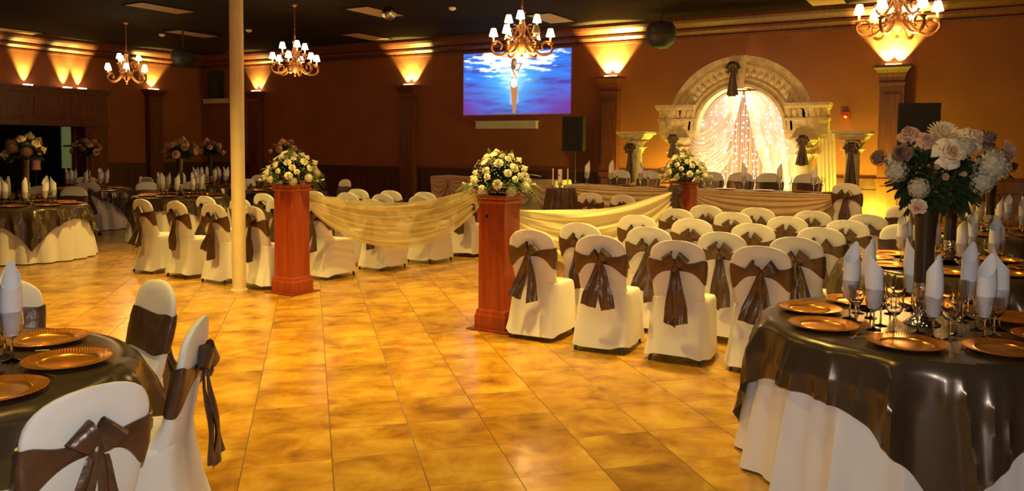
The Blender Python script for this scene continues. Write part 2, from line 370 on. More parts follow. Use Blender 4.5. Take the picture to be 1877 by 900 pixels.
# mirror ball
mx_,my_=ceil_at(712,5)
zb=CAMH+(268-27)*((-sin(YAW))*mx_+cos(YAW)*my_)/1440
r=empty('mirror_ball',(mx_,my_,zb)); tag(r,'small mirrored disco ball hanging under the ceiling','mirror ball')
mb=MB()
for i in range(14):
    for j in range(26):
        a0,a1=-pi/2+pi*i/14+.015,-pi/2+pi*(i+1)/14-.015; b0,b1=2*pi*j/26+.02,2*pi*(j+1)/26-.02; R=.14
        mb.add([(R*cos(a)*cos(b),R*cos(a)*sin(b),R*sin(a)) for a,b in ((a0,b0),(a0,b1),(a1,b1),(a1,b0))],[(0,1,2,3)])
mb.build('mirror_tiles',M['mirror'],r,False)
MB().lathe([(.0,-.135),(.08,-.11),(.13,-.03),(.13,.03),(.08,.11),(.0,.135)],20,cap0=False,cap1=False).build('core',M['black'],r)
MB().tube([(0,0,.13),(0,0,HC-zb)],.008).build('cord',M['black'],r)
# round black hanging speakers
def round_speaker(px,pyb,f,rad,label):
    hor=270+.0087*(px-938); x,y=CR(f,f*(px-938)/1440); zbm=CAMH+(hor-pyb)*f/1440
    r=empty('hanging_speaker',(x,y,zbm)); tag(r,label,'speaker','round black ceiling speakers')
    MB().lathe([(0,0),(rad*.5,.02),(rad*.85,.09),(rad,.2),(rad,.34),(rad*.8,.42),(.05,.45)],28).build('housing',M['black'],r)
    MB().lathe([(rad*1.005,.20),(rad*1.03,.21),(rad*1.03,.25),(rad*1.005,.26)],28,cap0=False,cap1=False).build('rim',M['dgrey'],r)
    MB().tube([(0,0,.44),(0,0,HC-zbm)],.02).build('rod',M['black'],r)
round_speaker(1206,92,13.0,.235,'large round black speaker hanging between middle chandelier and arch')
round_speaker(338,125,19.0,.27,'round black speaker hanging right of the leftmost chandelier')
# ------------------------------------------------------------------ column pole
px_,py_=-7.1,5.99
r=empty('support_pole',(px_,py_,0)); tag(r,'round cream painted support pole from floor to ceiling','pole')
MB().lathe([(.075,0),(.075,HC)],28).build('shaft',M['polecream'],r)
MB().lathe([(.09,0),(.09,.03),(.076,.035)],28).build('collar',M['polecream'],r)
# ------------------------------------------------------------------ stage
st=MB(); st.box(-11.2,.4,12.0,DB-.30,0,.20); st.box(-11.23,.43,11.97,DB-.28,.20,.22)
tag(st.build('stage_platform',M['stagec'],smooth=False),'low dark carpeted stage along the back wall under the arch','stage')
# ------------------------------------------------------------------ projected picture
def sd(u,v,ax,ay,bx,by,r0,r1):
    U,V=u*1.96,v; ax*=1.96; bx*=1.96
    dx,dy=bx-ax,by-ay; t=max(0,min(1,((U-ax)*dx+(V-ay)*dy)/(dx*dx+dy*dy+1e-9)))
    return sqrt((U-ax-dx*t)**2+(V-ay-dy*t)**2)-(r0+(r1-r0)*t)
def mixc(a,b,t): t=max(0,min(1,t)); return tuple(x+(y-x)*t for x,y in zip(a,b))
def picture(u,v):
    n=noise.fractal(Vector((u*3.2,v*9,0)),1,2,5); n2=noise.fractal(Vector((u*7+5,v*22,3)),1,2,4)
    g=exp(-(((u-.47)/.20)**2+((v-.62)/.42)**2)); top=exp(-(((u-.5)/.30)**2+((v-.92)/.22)**2))
    c=mixc((.035,.03,.30),(.02,.17,.72),.55+n*1.1+.35*v)
    c=mixc(c,(.08,.50,.85),g*1.1+n2*.25)
    c=mixc(c,(.12,.03,.27),max(0,.6-v)*2.0*(abs(u-.47)*2)+max(0,n2)*.35)
    c=mixc(c,(.90,.97,.92),(top*1.9+n2*2.2*(top+.25)-.36)*2.4 if v>.45 else 0)
    c=mixc(c,(.65,.92,.95),(g-.62)*1.5+n2*.4*g)
    f=.010
    def on(d,col,cc,a=1): return mixc(cc,col,a*max(0,min(1,(.006-d)/.010)))
    skirt=min(sd(u,v,.488,.46,.470,.20,.04,.045),sd(u,v,.495,.46,.512,.22,.04,.045))
    c=on(skirt,(.75,.55,.62),c,.32)
    for q in ((.484,.48,.489,.24,.056,.034),(.499,.48,.499,.24,.052,.034),(.489,.24,.490,.04,.034,.020),(.499,.24,.496,.04,.034,.020)): c=on(sd(u,v,*q),(.42,.17,.05),c)
    c=on(sd(u,v,.490,.62,.490,.55,.048,.044),(.50,.26,.12),c)
    c=on(sd(u,v,.490,.68,.490,.64,.056,.050),(.9,.88,.82),c)
    c=on(sd(u,v,.490,.53,.491,.49,.048,.060),(.95,.93,.86),c)
    c=on(sd(u,v,.478,.70,.500,.62,.014,.012),(.42,.2,.09),c)
    c=on(sd(u,v,.505,.70,.528,.69,.014,.012),(.42,.2,.09),c); c=on(sd(u,v,.528,.69,.552,.78,.012,.010),(.42,.2,.09),c); c=on(sd(u,v,.552,.785,.562,.795,.015,.008),(.42,.2,.09),c)
    c=on(sd(u,v,.488,.84,.482,.75,.048,.042),(.16,.06,.02),c); c=on(sd(u,v,.499,.82,.500,.80,.032,.028),(.48,.24,.12),c)
    c=on(sd(u,v,.3,.01,.72,.015,.006,.006),(.2,.12,.1),c)
    e=min(u/.012,(1-u)/.012,v/.03,(1-v)/.02,1)
    return mixc((.10,.03,.02),c,.35+.65*e)
x0,x1=-11.2,-8.18; z0,z1=2.44,3.97; NU,NV=250,130
vv=[];ff=[];cc=[]
for i in range(NU+1):
    for j in range(NV+1):
        u,v=i/NU,j/NV; vv.append((x0+(x1-x0)*u,DB-.012,z0+(z1-z0)*v)); cc.append(picture(u,v))
for i in range(NU):
    for j in range(NV): a=i*(NV+1)+j; ff.append((a,a+NV+1,a+NV+2,a+1))
me=bpy.data.meshes.new('projected_picture'); me.from_pydata(vv,[],ff); ca=me.color_attributes.new('Col','FLOAT_COLOR','POINT')
for i,c in enumerate(cc): ca.data[i].color=(*c,1)
m,nt,p=new_mat('projected_light'); an=nt.nodes.new('ShaderNodeVertexColor'); an.layer_name='Col'
nt.links.new(an.outputs[0],p.inputs['Emission Color']); p.inputs['Emission Strength'].default_value=1.25; p.inputs['Base Color'].default_value=(.05,.03,.02,1)
me.materials.append(m); o=bpy.data.objects.new('projected_picture',me); COL.objects.link(o)
tag(o,'blue underwater picture of a standing woman projected on the back wall','projected picture')
lb=MB().box(-10.75,-9.05,DB-.12,DB,2.10,2.27).box(-10.78,-9.02,DB-.13,DB,2.27,2.29)
tag(lb.build('wall_ledge',M['ledge'],smooth=False),'pale narrow wall ledge below the projected picture','ledge','pale wall ledges')
lb=MB().box(-20.9,-19.9,DB-.18,DB,2.93,3.05).box(-20.92,-19.88,DB-.2,DB,3.05,3.07)
tag(lb.build('wall_ledge',M['ledge'],smooth=False),'pale wall ledge carrying a black box in the left corner','ledge','pale wall ledges')
sp=empty('wall_speaker',(-20.4,DB-.12,3.07)); tag(sp,'black box speaker standing on the ledge in the left corner','speaker')
MB().box(-.25,.25,-.1,.1,0,.85).build('cabinet',M['black'],sp,False); MB().box(-.22,.22,-.115,-.1,.04,.8).build('grille',M['dgrey'],sp,False)
# fire alarm, small LED
r=empty('fire_alarm',(-2.23,DB,2.24)); tag(r,'small red fire alarm on the wall right of the arch','fire alarm')
MB().box(-.065,.065,-.05,0,0,.15).build('housing',M['redp'],r,False); MB().lathe([(.028,0),(.028,.02),(0,.03)],14,xf=TR(0,-.05,.06,rx=pi/2),cap1=False).build('strobe',M['whitep'],r)
r=empty('small_spotlight',(-3.08,15.9,2.78)); tag(r,'tiny bright white lamp on the right shoulder of the arch','lamp')
MB().lathe([(0,-.03),(.022,-.02),(.03,0),(.022,.02),(0,.03)],14,cap0=False,cap1=False).build('bulb',M['star'],r)
MB().tube([(0,0,-.03),(.01,0.03,-.20),(.02,.05,-.3)],.008).build('stem',M['black'],r)
# ------------------------------------------------------------------ PA speakers on stands
def pa(x,y,z,w,h,d,rz,label,base=.22,stl='black'):
    s=empty('loudspeaker',(x,y,z),rz); tag(s,label,'speaker','black PA speakers')
    b=MB(); b.loft([[(-w/2,-d/2,k),(w/2,-d/2,k),(w/2*.75,d/2,k),(-w/2*.75,d/2,k)] for k in (0,h)]); b.build('cabinet',M['black'],s,False)
    MB().box(-w/2+.03,w/2-.03,-d/2-.012,-d/2,.03,h-.03).build('grille',M['dgrey'],s,False)
    MB().lathe([(.14,0),(.13,.012),(.03,.02)],20,xf=TR(0,-d/2-.012,h*.33,rx=pi/2)).build('woofer',M['black'],s)
    t=empty('speaker_stand',(x,y,base),rz); tag(t,'slim tripod stand under the '+label[:label.index(' in front')] + ' by the picture' if ' in front' in label else 'slim black tripod stand behind the tall flowers right of the pillar','stand','speaker stands')
    MB().tube([(0,0,.25),(0,0,z-base)],.018).build('pole',M['legmetal'],t)
    for k in range(3):
        a=2*pi*k/3+.5
        MB().tube([(0,0,.75),(.42*cos(a),.42*sin(a),.012)],.012).build('leg',M['legmetal'],t)
pa(-7.50,15.35,1.58,.46,.74,.40,radians(8),'black loudspeaker hanging in front of the pillar right of the picture')
pa(-.93,15.2,1.60,.66,.86,.42,radians(15),'black loudspeaker right of the pillar behind the tall flowers')
# ------------------------------------------------------------------ chandeliers
def chandelier(x,y,rz,label,off=-1):
    ZB=3.02
    r=empty('chandelier',(x,y,ZB),rz); tag(r,label,'chandelier','carved gold chandeliers')
    body=[(0,-.02),(.018,-.01),(.022,.015),(.012,.035),(.03,.06),(.075,.11),(.115,.16),(.13,.21),(.12,.25),(.075,.28),(.05,.32),(.04,.36),(.055,.40),(.065,.44),(.045,.50),(.03,.58),(.035,.62),(.05,.66),(.03,.69),(.012,.72),(.02,.75),(.012,.78)]
    MB().lathe(body,24,cap0=False).build('body',M['brass'],r)
    lk=MB()
    n=int((HC-ZB-.78)/.05)
    for i in range(n):
        z=.80+i*.05; a=pi/2*(i%2)
        lk.tube([(cos(a)*.012*cos(t),sin(a)*.012*cos(t),z+.028*sin(t)) for t in [2*pi*k/8 for k in range(9)]],.004,5)
    lk.build('chain',M['brass'],r)
    MB().lathe([(.06,HC-ZB),(.06,HC-ZB-.02),(.03,HC-ZB-.05),(.01,HC-ZB-.06)],16).build('ceiling_rose',M['brass'],r)
    k=0
    for tier,(n,R,zc,rr,ph) in enumerate([(6,.43,.17,.115,.15),(3,.25,.40,.075,.6)]):
        for i in range(n):
            a=2*pi*i/n+ph
            pth=[];rad=[]
            # S-scroll: out from the body, dipping under, curling up and back at the tip
            for t in range(26):
                s=t/25
                if s<.55:
                    q=s/.55; px=.06+(R-rr*.55-.06)*q; pz=zc+.06*(1-q)*cos(q*3)-rr*1.2*sin(q*pi*.5)
                else:
                    q=(s-.55)/.45; ang=-pi/2+q*pi*1.75; rq=rr*(1-.55*q); px=R-rr*.55+rq*cos(ang)*1.0; pz=zc-rr*.2+rq*sin(ang)
                pth.append((px*cos(a),px*sin(a),pz)); rad.append((.026-.012*s)*(.75 if tier else 1))
            arm=MB().tube(pth,rad,8)
            # small scroll near the body
            sc_=[];
            for t in range(14):
                ang=pi*.2+t/13*pi*1.6; rq=rr*.5*(1-.4*t/13); px=.13+rq*cos(ang); pz=zc+.06+rq*sin(ang); sc_.append((px*cos(a),px*sin(a),pz))
            arm.tube(sc_,.012,6)
            ao=arm.build('arm',M['brass'],r)
            cx,cy=R*cos(a),R*sin(a)
            MB().lathe([(.015,zc),(.045,zc+.02),(.05,zc+.035),(.02,zc+.04),(.022,zc+.05)],14,xf=TR(cx,cy)).build('drip_pan',M['brass'],ao)
            MB().lathe([(.014,zc+.04),(.014,zc+.15)],10,xf=TR(cx,cy)).build('candle_sleeve',M['candle'],ao)
            hs=.115; z0=zc+.135
            so=MB().grid(lambda u,v:((.066-.032*v)*cos(2*pi*u)+cx,(.066-.032*v)*sin(2*pi*u)+cy,z0+hs*v),20,3,.002).build('lamp_shade',M['shade_off'] if (k==off) else M['shade'],ao)
            k+=1
chandelier(*CHAND[0],.3,'carved gold chandelier with lit shades, farthest left near the portal')
chandelier(*CHAND[1],.9,'carved gold chandelier just right of the cream pole')
chandelier(*CHAND[2],.35,'carved gold chandelier in front of the projected picture, one shade unlit',5)
chandelier(*CHAND[3],.05,'largest nearest carved gold chandelier at top right above a pillar')
# ------------------------------------------------------------------ covered banquet chairs
CH_PROF=[ # z, y_back, y_front, half width
 (.05,-.115,.475,.250),(.14,-.085,.462,.243),(.25,-.055,.45,.236),(.36,-.035,.44,.229),(.43,-.025,.432,.224),(.462,-.022,.42,.219),(.478,-.022,.395,.214),
 (.486,-.022,.27,.205),(.495,-.024,.13,.197),(.515,-.027,.085,.196),(.56,-.034,.052,.199),(.62,-.043,.028,.205),(.68,-.053,.010,.211),(.74,-.063,-.006,.216),(.80,-.074,-.020,.217)]
def sec(z):
    P=CH_PROF
    if z<=.80:
        for a,b in zip(P,P[1:]):
            if z<=b[0]:
                t=max(0,(z-a[0])/(b[0]-a[0])); return [a[i]+(b[i]-a[i])*t for i in (1,2,3)]
    t=min(1,(z-.80)/.152); k=sqrt(max(0,1-t**2.6)); wdt=.217*k**.85
    yb=-.074-.018*(z-.8)/.15; return [yb,yb+.052*(.25+.75*k),max(wdt,.012)]
def csec(z,a,off=0,seed=0,fold=0):
    yb,yf,w=sec(z); yc=(yb+yf)/2; d=(yf-yb)/2
    c,s=cos(a),sin(a); n=.36 if d>.1 else .62
    x=(abs(c)**n)*(1 if c>0 else -1)*(w+off); y=(abs(s)**n)*(1 if s>0 else -1)*(d+off)
    if z<.47:
        k=(.47-z)/.42; q=fold*k*(sin(a*5+seed*1.7)+.6*sin(a*9+seed)); x+=x*q; y+=y*q*.6
        if s>0: x*=1-.05*k
    return (x,yc+y,z)
def cover_mesh(seed):
    rnd=random.Random(seed); b=MB(); n=64
    zs=[p[0] for p in CH_PROF]; zs+=[.70,.77,.83,.86,.885,.905,.922,.936,.946,.951]; zs=sorted(set(zs))
    rings=[]
    for z in zs:
        r=[]
        for j in range(n):
            a=2*pi*j/n; p=Vector(csec(z,a,0,seed,.035))
            if z<.06: p.z+=.012*sin(a*2+seed)+.008*sin(a*5+seed*2)
            nz=noise.noise(Vector((p.x*7+seed*9,p.y*7,p.z*4)))*.008
            if z<.9: p+=Vector((p.x,p.y,0)).normalized()*nz
            r.append(tuple(p))
        rings.append(r)
    return b.loft(rings,cap0=False)
def make_chair(seed, bow=True, style=0):
    r=empty('banquet_chair'); rnd=random.Random(seed*7+1)
    cover_mesh(seed).build('seat_cover',M['ivory'],r)
    # legs
    for sx,y0,y1 in ((-.17,.0,-.075),(.17,.0,-.075),(-.17,.37,.41),(.17,.37,.41)):
        MB().tube([(sx,y0,.30),(sx*1.16,y1,.0)],.0125,8).build('leg',M['legmetal'],r)
    # sash round the back
    n=72; R=[[] for _ in range(6)]
    for j in range(n):
        a=2*pi*j/n; back=max(0,-sin(a))**3
        zl=.615+.105*back+.006*sin(a*4+seed); zh=.805-.028*back+.004*sin(a*5+seed)
        zm=(zl+zh)/2
        for k,(z,o) in enumerate(((zl,.001),(zl,.009),(zl+(zm-zl)*.8,.014),(zh-(zh-zm)*.5,.011+.004*sin(a*6)),(zh,.009),(zh,.001))):
            p=csec(z,a,o); R[k].append(p)
    MB().loft(R+[R[0]],False,False).build('sash_band',M['satin'],r)
    if bow:
        kx=.015*rnd.uniform(-1,1); K=Vector((kx,-.092,.742))
        b=MB(); b.lathe([(0,-.032),(.016,-.028),(.024,-.008),(.023,.012),(.015,.03),(0,.034)],12,xf=TR(K.x,K.y-.012,K.z,ry=.15),cap0=False,cap1=False)
        b.build('sash_knot',M['satin'],r)
        for sx in (-1,1):
            up=rnd.uniform(.6,.95); L=rnd.uniform(.10,.125); d=Vector((sx*cos(up),0,sin(up))); nrm=Vector((0,-1,0)); wv=d.cross(nrm)
            pth=[];wd=[]
            for t in range(13):
                q=t/12*2*pi; s=(1-cos(q))/2
                pth.append(K+d*(L*s)+nrm*(.012+.034*sin(q)*s**.4)); wd.append(wv*(.026+.075*s**.8)+nrm*.012*sin(q))
            MB().ribbon(pth,wd,.003).build('bow_loop',M['satin'],r)
        for i,sx in enumerate((-1,1)):
            L=rnd.uniform(.34,.44); sl=sx*rnd.uniform(.02,.09)+.02*rnd.uniform(-1,1); w1=rnd.uniform(.09,.13)
            pth=[];wd=[]
            for t in range(12):
                q=t/11
                pth.append((K.x+sx*.012+sl*q,K.y-.006-.012*i-.010*sin(q*7+seed)-.035*q*q,K.z-.01-L*q)); wd.append(Vector((.035+(w1-.035)*min(1,q*1.4),-.012*sin(q*9+i+seed),.03*q*sx)))
            def fn(u,v,pth=pth,wd=wd):
                x=u*11; k=min(int(x),10); a=x-k; P=Vector(pth[k]).lerp(Vector(pth[k+1]),a)+wd[k].lerp(wd[k+1],a)*(v-.5)
                P.y+=.010*sin(v*2*pi*1.5+u*3+seed)*(.4+.6*u); return P
            MB().grid(fn,22,8,.003).build('sash_tail',M['satin'],r)
    return r
PROTO=[make_chair(s) for s in (1,2,3,4,5)]
KM={}
def snapshot():
    KM.clear()
    for c in bpy.data.objects:
        if c.parent is not None: KM.setdefault(c.parent.name,[]).append(c)
snapshot()
USED=set()
def put_chair(x,y,face,label,group,v,z=0,s=1.0):
    """face: direction (degrees from room +Y, counter-clockwise) the sitter looks"""
    v=v%len(PROTO)
    if v in USED: o=copy_tree(PROTO[v],None,KM)
    else: o=PROTO[v]; USED.add(v)
    o.location=(x,y,z); o.rotation_euler=(0,0,radians(face)); o.scale=(s,s,s)
    tag(o,label,'chair',group); return o
ORD=['first','second','third','fourth','fifth']
rnd=random.Random(11)
# right block: rows run along x, sitters face the arch
RB=[[(985,5.90),(1098,5.84),(1241,5.86),(1398,5.88)],[(1062,6.70),(1189,6.72),(1325,6.68),(1461,6.64)],[(1167,7.85),(1268,7.78),(1382,7.62),(1507,7.62)],[(1240,8.95),(1343,8.85),(1444,8.65),(1556,8.55)],[(1293,9.75),(1387,9.72),(1490,9.62),(1592,9.45)]]
def xcol(px,Y): t=(px-938)/1440; return Y*(-.509+.861*t)/(.861+.509*t)
for i,row in enumerate(RB):
    for j,(px,Y) in enumerate(row):
        if i==0: px=[972,1098,1241,1397][j]
        put_chair(xcol(px,Y-.08),Y,rnd.uniform(-5,5)+(3 if i==0 and j<2 else 0),
          'ivory chair with brown bow, right block, %s row from camera, %s from aisle'%(ORD[i],ORD[j]),'right block of aisle chairs',i*3+j*2+i*j)
for i in range(5):
    Y=[6.28,7.15,8.05,8.95,9.8][i]
    for j in range(4):
        x=-9.17+.12*i+.68*j
        put_chair(x,Y,rnd.uniform(-5,5),'ivory chair with brown bow, left block, %s row from camera, %s from left'%(ORD[i],ORD[j]),'left block of aisle chairs',i+j*3)
put_chair(-5.22,11.3,0,'ivory chair with brown bow facing the head table, beside the small brown table','pair of chairs facing the head table',1)
put_chair(-4.60,11.15,-6,'ivory chair with brown bow facing the head table, right one of a pair','pair of chairs facing the head table',2)
# behind the head table, facing the room
for k,(x,lab) in enumerate([(-5.97,'behind the left head table nearest its left end'),(-5.36,'behind the left head table in front of the wall pillar column'),(-4.16,'behind the head table just right of the flower pedestal'),(-3.63,'behind the right head table in front of the light curtain'),(-3.12,'behind the right head table at the right edge of the light curtain'),(-2.5,'behind the right head table near its right end')]):
    put_chair(x,14.10,180+rnd.uniform(-4,4),'ivory chair '+lab,'chairs behind the head table',k,z=.22,s=1.07)
put_chair(-1.62,12.45,-14,'covered chair with brown bow and long tails at the right end of the head table','chairs behind the head table',3,z=.22)
# foreground table on the left
TLc=CR(2.96,-2.31); 
def face_to(x,y,c): return math.degrees(atan2(c[1]-y,c[0]-x))-90
def chair_at(f,r,c,label,group,v,turn=0,dmin=0):
    x,y=CR(f,r); d=sqrt((x-c[0])**2+(y-c[1])**2)
    if d<dmin: x,y=c[0]+(x-c[0])*dmin/d,c[1]+(y-c[1])*dmin/d
    return put_chair(x,y,face_to(x,y,c)+turn,label,group,v)
chair_at(2.42,-1.35,TLc,'nearest covered chair at bottom left, taupe bow towards the camera','chairs round the near left table',0,-2).scale=(.95,.95,.95)
chair_at(3.12,-1.33,TLc,'covered chair seen side on beside the dance floor, bow and tails hanging to the right','chairs round the near left table',3,1)
chair_at(3.95,-1.86,TLc,'covered chair behind the near left table, plain brown band towards the camera','chairs round the near left table',1,-18)
chair_at(3.93,-2.62,TLc,'covered chair cut by the left edge behind the near left table','chairs round the near left table',4,8)
# ------------------------------------------------------------------ round tables
def round_table(c, label, where, ang=0.0, seed=0, sq=.98, R=.76, H=.76, overlay=True):
    """white cloth to the floor, square satin overlay; ang = direction of one edge middle"""
    r=empty('round_table',(c[0],c[1],0)); tag(r,label,'table','round guest tables'); rnd=random.Random(seed)
    ph=[rnd.uniform(0,6.28) for _ in range(4)]; nf=18+2*(seed%3)
    def wc(u,v):
        a=2*pi*u
        if v<.3: q=v/.3; return (R*q*cos(a),R*q*sin(a),H)
        q=(v-.3)/.7; fold=.036*(1-2*abs(sin(a*nf*.5+ph[0]))**1.4)+.012*sin(a*(nf*2+1)+ph[1])
        rad=R+.008+.10*q**1.1+fold*q**.7
        if q<.04: rad=R+.004
        return (rad*cos(a),rad*sin(a),H-.004-(H-.018)*q)
    MB().grid(wc,180,22).build('tablecloth',M['cloth'],r)
    MB().lathe([(R-.01,H-.03),(R-.01,H-.004)],48).build('tabletop',M['wains'],r)
    MB().lathe([(.30,0),(.28,.02),(.04,.05),(.04,H-.03)],24).build('pedestal_base',M['legmetal'],r)
    if not overlay: return r
    ph2=[rnd.uniform(0,6.28) for _ in range(5)]
    def ov(u,v):
        a=2*pi*u; d=((a-ang+pi/4)%(pi/2))-pi/4
        L=sq/cos(d)+.015*sin(a*7+ph2[0])
        drop=max(.02,L-R)
        if v<.35: q=v/.35; return (R*1.004*q*cos(a),R*1.004*q*sin(a),H+.007)
        q=(v-.35)/.65; s=drop*q
        corner=(abs(d)/(pi/4))
        rg=lambda q: 1-2*abs(sin(q))**.7
        fold=(.040*rg(a*6.0+ph2[1]+s*.5)+.030*rg(a*9.5+ph2[2]-s*1.2)+.016*rg(a*15+ph2[3]+s*.8))*min(1,s/.22)
        rad=R+.016+.02*min(1,s/.03)+.105*s**1.1/.7+max(fold,-.05)+.05*min(1,s/.15)
        z=H+.007-s
        if q<.03: rad=R+.010; z=H+.005
        return (rad*cos(a),rad*sin(a),max(z,.03))
    o=MB().grid(ov,320,30).build('table_overlay',M['overlay'],loc=(c[0],c[1],0))
    tag(o,'brown satin square overlay draped over the '+where,'tablecloth','satin overlays')
    return r
# ---- glass, napkins, plates, cutlery (one of each, then copies)
def first_or_copy(store, make):
    def get(loc, rz, label, cat, group, s=1):
        if 'o' not in store: store['o']=make(); o=store['o']; snapshot()
        else: o=copy_tree(store['o'],None,KM)
        o.location=loc; o.rotation_euler=(0,0,rz); o.scale=(s,s,s); tag(o,label,cat,group); return o
    return get
def mk_goblet():
    b=MB(); prof=[(.0,.0),(.036,.0),(.036,.003),(.012,.008),(.005,.015),(.0045,.085),(.009,.095),(.026,.105),(.038,.125),(.044,.15),(.044,.18),(.041,.205),(.0395,.205),(.0425,.18),(.0425,.15),(.0365,.127),(.024,.109),(.0,.10)]
    o=b.lathe(prof,20,cap0=False,cap1=False).build('wine_goblet',M['glass']); return o
def mk_flute():
    prof=[(.0,.0),(.031,.0),(.031,.003),(.01,.007),(.0045,.015),(.004,.09),(.010,.10),(.018,.12),(.024,.16),(.024,.22),(.0228,.22),(.0225,.16),(.0165,.122),(.0,.105)]
    return MB().lathe(prof,18,cap0=False,cap1=False).build('champagne_flute',M['glass'])
def mk_napkin():
    # cloth rolled into a tube with a slanting top, standing in a goblet
    def fn(u,v):
        a=u*2*pi*1.9; slope=.5+.5*cos(a-.6); top=.30-.105*(1-slope)**.8-.02*u
        r=(.026+.014*min(1,v*2.2))*(1-.10*u)*(1-.55*max(0,v-.55)**1.3*2*slope)
        r*=1+.07*sin(a*2+v*3)
        return (r*cos(a)+.006*v*sin(v*3)+.012*slope*v*v,r*sin(a),top*v)
    return MB().grid(fn,44,14,.0018).build('rolled_napkin',M['napkin'])
def mk_plate():
    prof=[(0,.0),(.105,.0),(.115,.004),(.165,.017),(.168,.021),(.165,.022),(.118,.011),(.112,.014),(.107,.008),(.10,.006),(0,.006)]
    r=empty('charger_plate'); MB().lathe(prof,48,cap0=False,cap1=False).build('plate',M['gold'],r)
    b=MB()
    for i in range(96):
        a=2*pi*i/96; b.lathe([(.0018,-.0012),(.0030,.0),(.0018,.0014)],6,xf=TR(.1645*cos(a),.1645*sin(a),.0225))
    b.build('beaded_rim',M['gold'],r); return r
def mk_plate_far():
    return MB().lathe([(0,.0),(.105,.0),(.165,.017),(.168,.021),(.165,.022),(.118,.011),(.112,.014),(.105,.006),(0,.006)],32,cap0=False,cap1=False).build('charger_plate',M['gold'])
def mk_spoon():
    b=MB()
    def fn(u,v):
        y=u*.17; w=.0045 if u<.72 else .0045+.012*sin(min(1,(u-.72)/.28)*pi)**.7
        if u<.15: w=.007-.003*u/.15
        return ((v-.5)*2*w,y,.0035+.004*sin(u*pi)-(.004*(1-(2*v-1)**2) if u>.75 else 0))
    return b.grid(fn,28,4,.0014).build('spoon',M['silver'])
def mk_fork():
    b=MB()
    def fn(u,v):
        y=u*.13; w=.0045 if u<.75 else .0045+.006*(u-.75)/.25
        if u<.15: w=.007-.003*u/.15
        return ((v-.5)*2*w,y,.0035+.005*sin(u*pi))
    b.grid(fn,20,3,.0014)
    for k in range(4): b.tube([(-.009+.006*k,.128,.004),(-.009+.006*k,.18,.006)],.0012,5)
    return b.build('fork',M['silver'])
GOB=first_or_copy({},mk_goblet); FLU=first_or_copy({},mk_flute); NAP=first_or_copy({},mk_napkin); PLA=first_or_copy({},mk_plate); PLF=first_or_copy({},mk_plate_far); SPO=first_or_copy({},mk_spoon); FOR=first_or_copy({},mk_fork)
def dirword(a):
    a=a%360; return ['right','back right','far','back left','left','front left','near','front right'][int((a+22.5)//45)%8]
def settings(cf, angs, where, near=False, H=.767, R=.76):
    """cf: table centre (ahead, right of the camera); angs in degrees, 0 = right, 90 = away"""
    for n,a in enumerate(angs):
        A=radians(a); P=lambda rad,da=0: CR(cf[0]+rad*sin(A+radians(da)),cf[1]+rad*cos(A+radians(da)))
        if near and column(*P(.54))>1960: continue
        if near and column(*P(.54))<-70: continue
        dw=dirword(a); rz=A+YAW
        x,y=P(.55); (PLA if near else PLF)((x,y,H+.0),0,'gold charger plate, %s side of the %s'%(dw,where),'plate','gold charger plates')
        x,y=P(.34,14); g=(x,y,H)
        if near is False or -30<column(x,y)<1925:
            GOB(g,0,'glass holding a napkin, %s side of the %s'%(dw,where),'glass','stemmed glasses')
            NAP((x,y,H+.108),rz+n*1.3,'white rolled napkin, %s side of the %s'%(dw,where),'napkin','rolled white napkins')
        x,y=P(.33,-15)
        if near is False or -30<column(x,y)<1925: GOB((x,y,H),0,'empty stemmed glass, %s side of the %s'%(dw,where),'glass','stemmed glasses',.92)
        if near:
            x,y=P(.24,2)
            if -30<column(x,y)<1925: FLU((x,y,H),0,'slim empty flute, %s side of the %s'%(dw,where),'glass','slim flutes')
            for da,mk,nm in ((22,FOR,'fork'),(-22,SPO,'spoon')):
                x,y=P(.60,da)
                if -20<column(x,y)<1900: mk((x,y,H-.001),rz+pi/2+.0,'silver %s beside the %s plate of the %s'%(nm,dw,where),nm,'silver cutlery')
# ---- flowers
def petal_cup(b, R, H, w, tilt, rz, curl=.25, z0=0, xf=None, n=4):
    """one petal: rises as a cup, its rim rolled outwards, its two edges lower than its middle"""
    def fn(u,v):
        e=(2*u-1); a=e*.5*w*(1-.35*v*v)
        rad=R*(.15+.85*sin(v*pi/2)**.8)+curl*R*max(0,v-.6)*1.6
        z=z0+H*sin(min(1,v*1.25)*pi/2)-curl*H*1.3*max(0,v-.7)-tilt*H*e*e*v*v
        return (rad*cos(a+rz),rad*sin(a+rz),z)
    b.grid(fn,n,n+1,0,xf)
def rose_mesh(R=.045,seed=0):
    b=MB(); rnd=random.Random(seed)
    for L,(n,rr,h,w,t,c) in enumerate([(3,.16,1.02,2.6,.05,0),(3,.28,1.0,2.3,.10,.1),(4,.42,.96,1.9,.18,.25),(5,.58,.86,1.55,.28,.4),(6,.74,.68,1.25,.38,.5)]):
        for k in range(n): petal_cup(b,R*rr,R*h,w,t,2*pi*k/n+L*.7+rnd.uniform(-.12,.12),c,-.10*R*L)
    b.lathe([(0,-.5*R),(.35*R,-.3*R),(.5*R,.05*R),(.2*R,.3*R),(0,.3*R)],10,cap0=False,cap1=False)
    return b
def dahlia_mesh(R=.07,seed=0):
    b=MB()
    for L in range(6):
        n=22-2*L; el=radians(2+L*15)
        for k in range(n):
            a=2*pi*(k+.5*(L%2))/n; r1=R*(1-.10*L); 
            def fn(u,v,a=a,el=el,r1=r1):
                w=.11*R*sin(pi*(.12+.80*v)); rad=r1*(.15+.85*v); cu=R*.12*v*v
                x=rad*cos(el)-cu*sin(el); z=rad*sin(el)+cu-.06*R*(2*u-1)**2*-1*v
                s=(u-.5)*2*w; return (x*cos(a)-s*sin(a),x*sin(a)+s*cos(a),z)
            b.grid(fn,2,4)
    return b
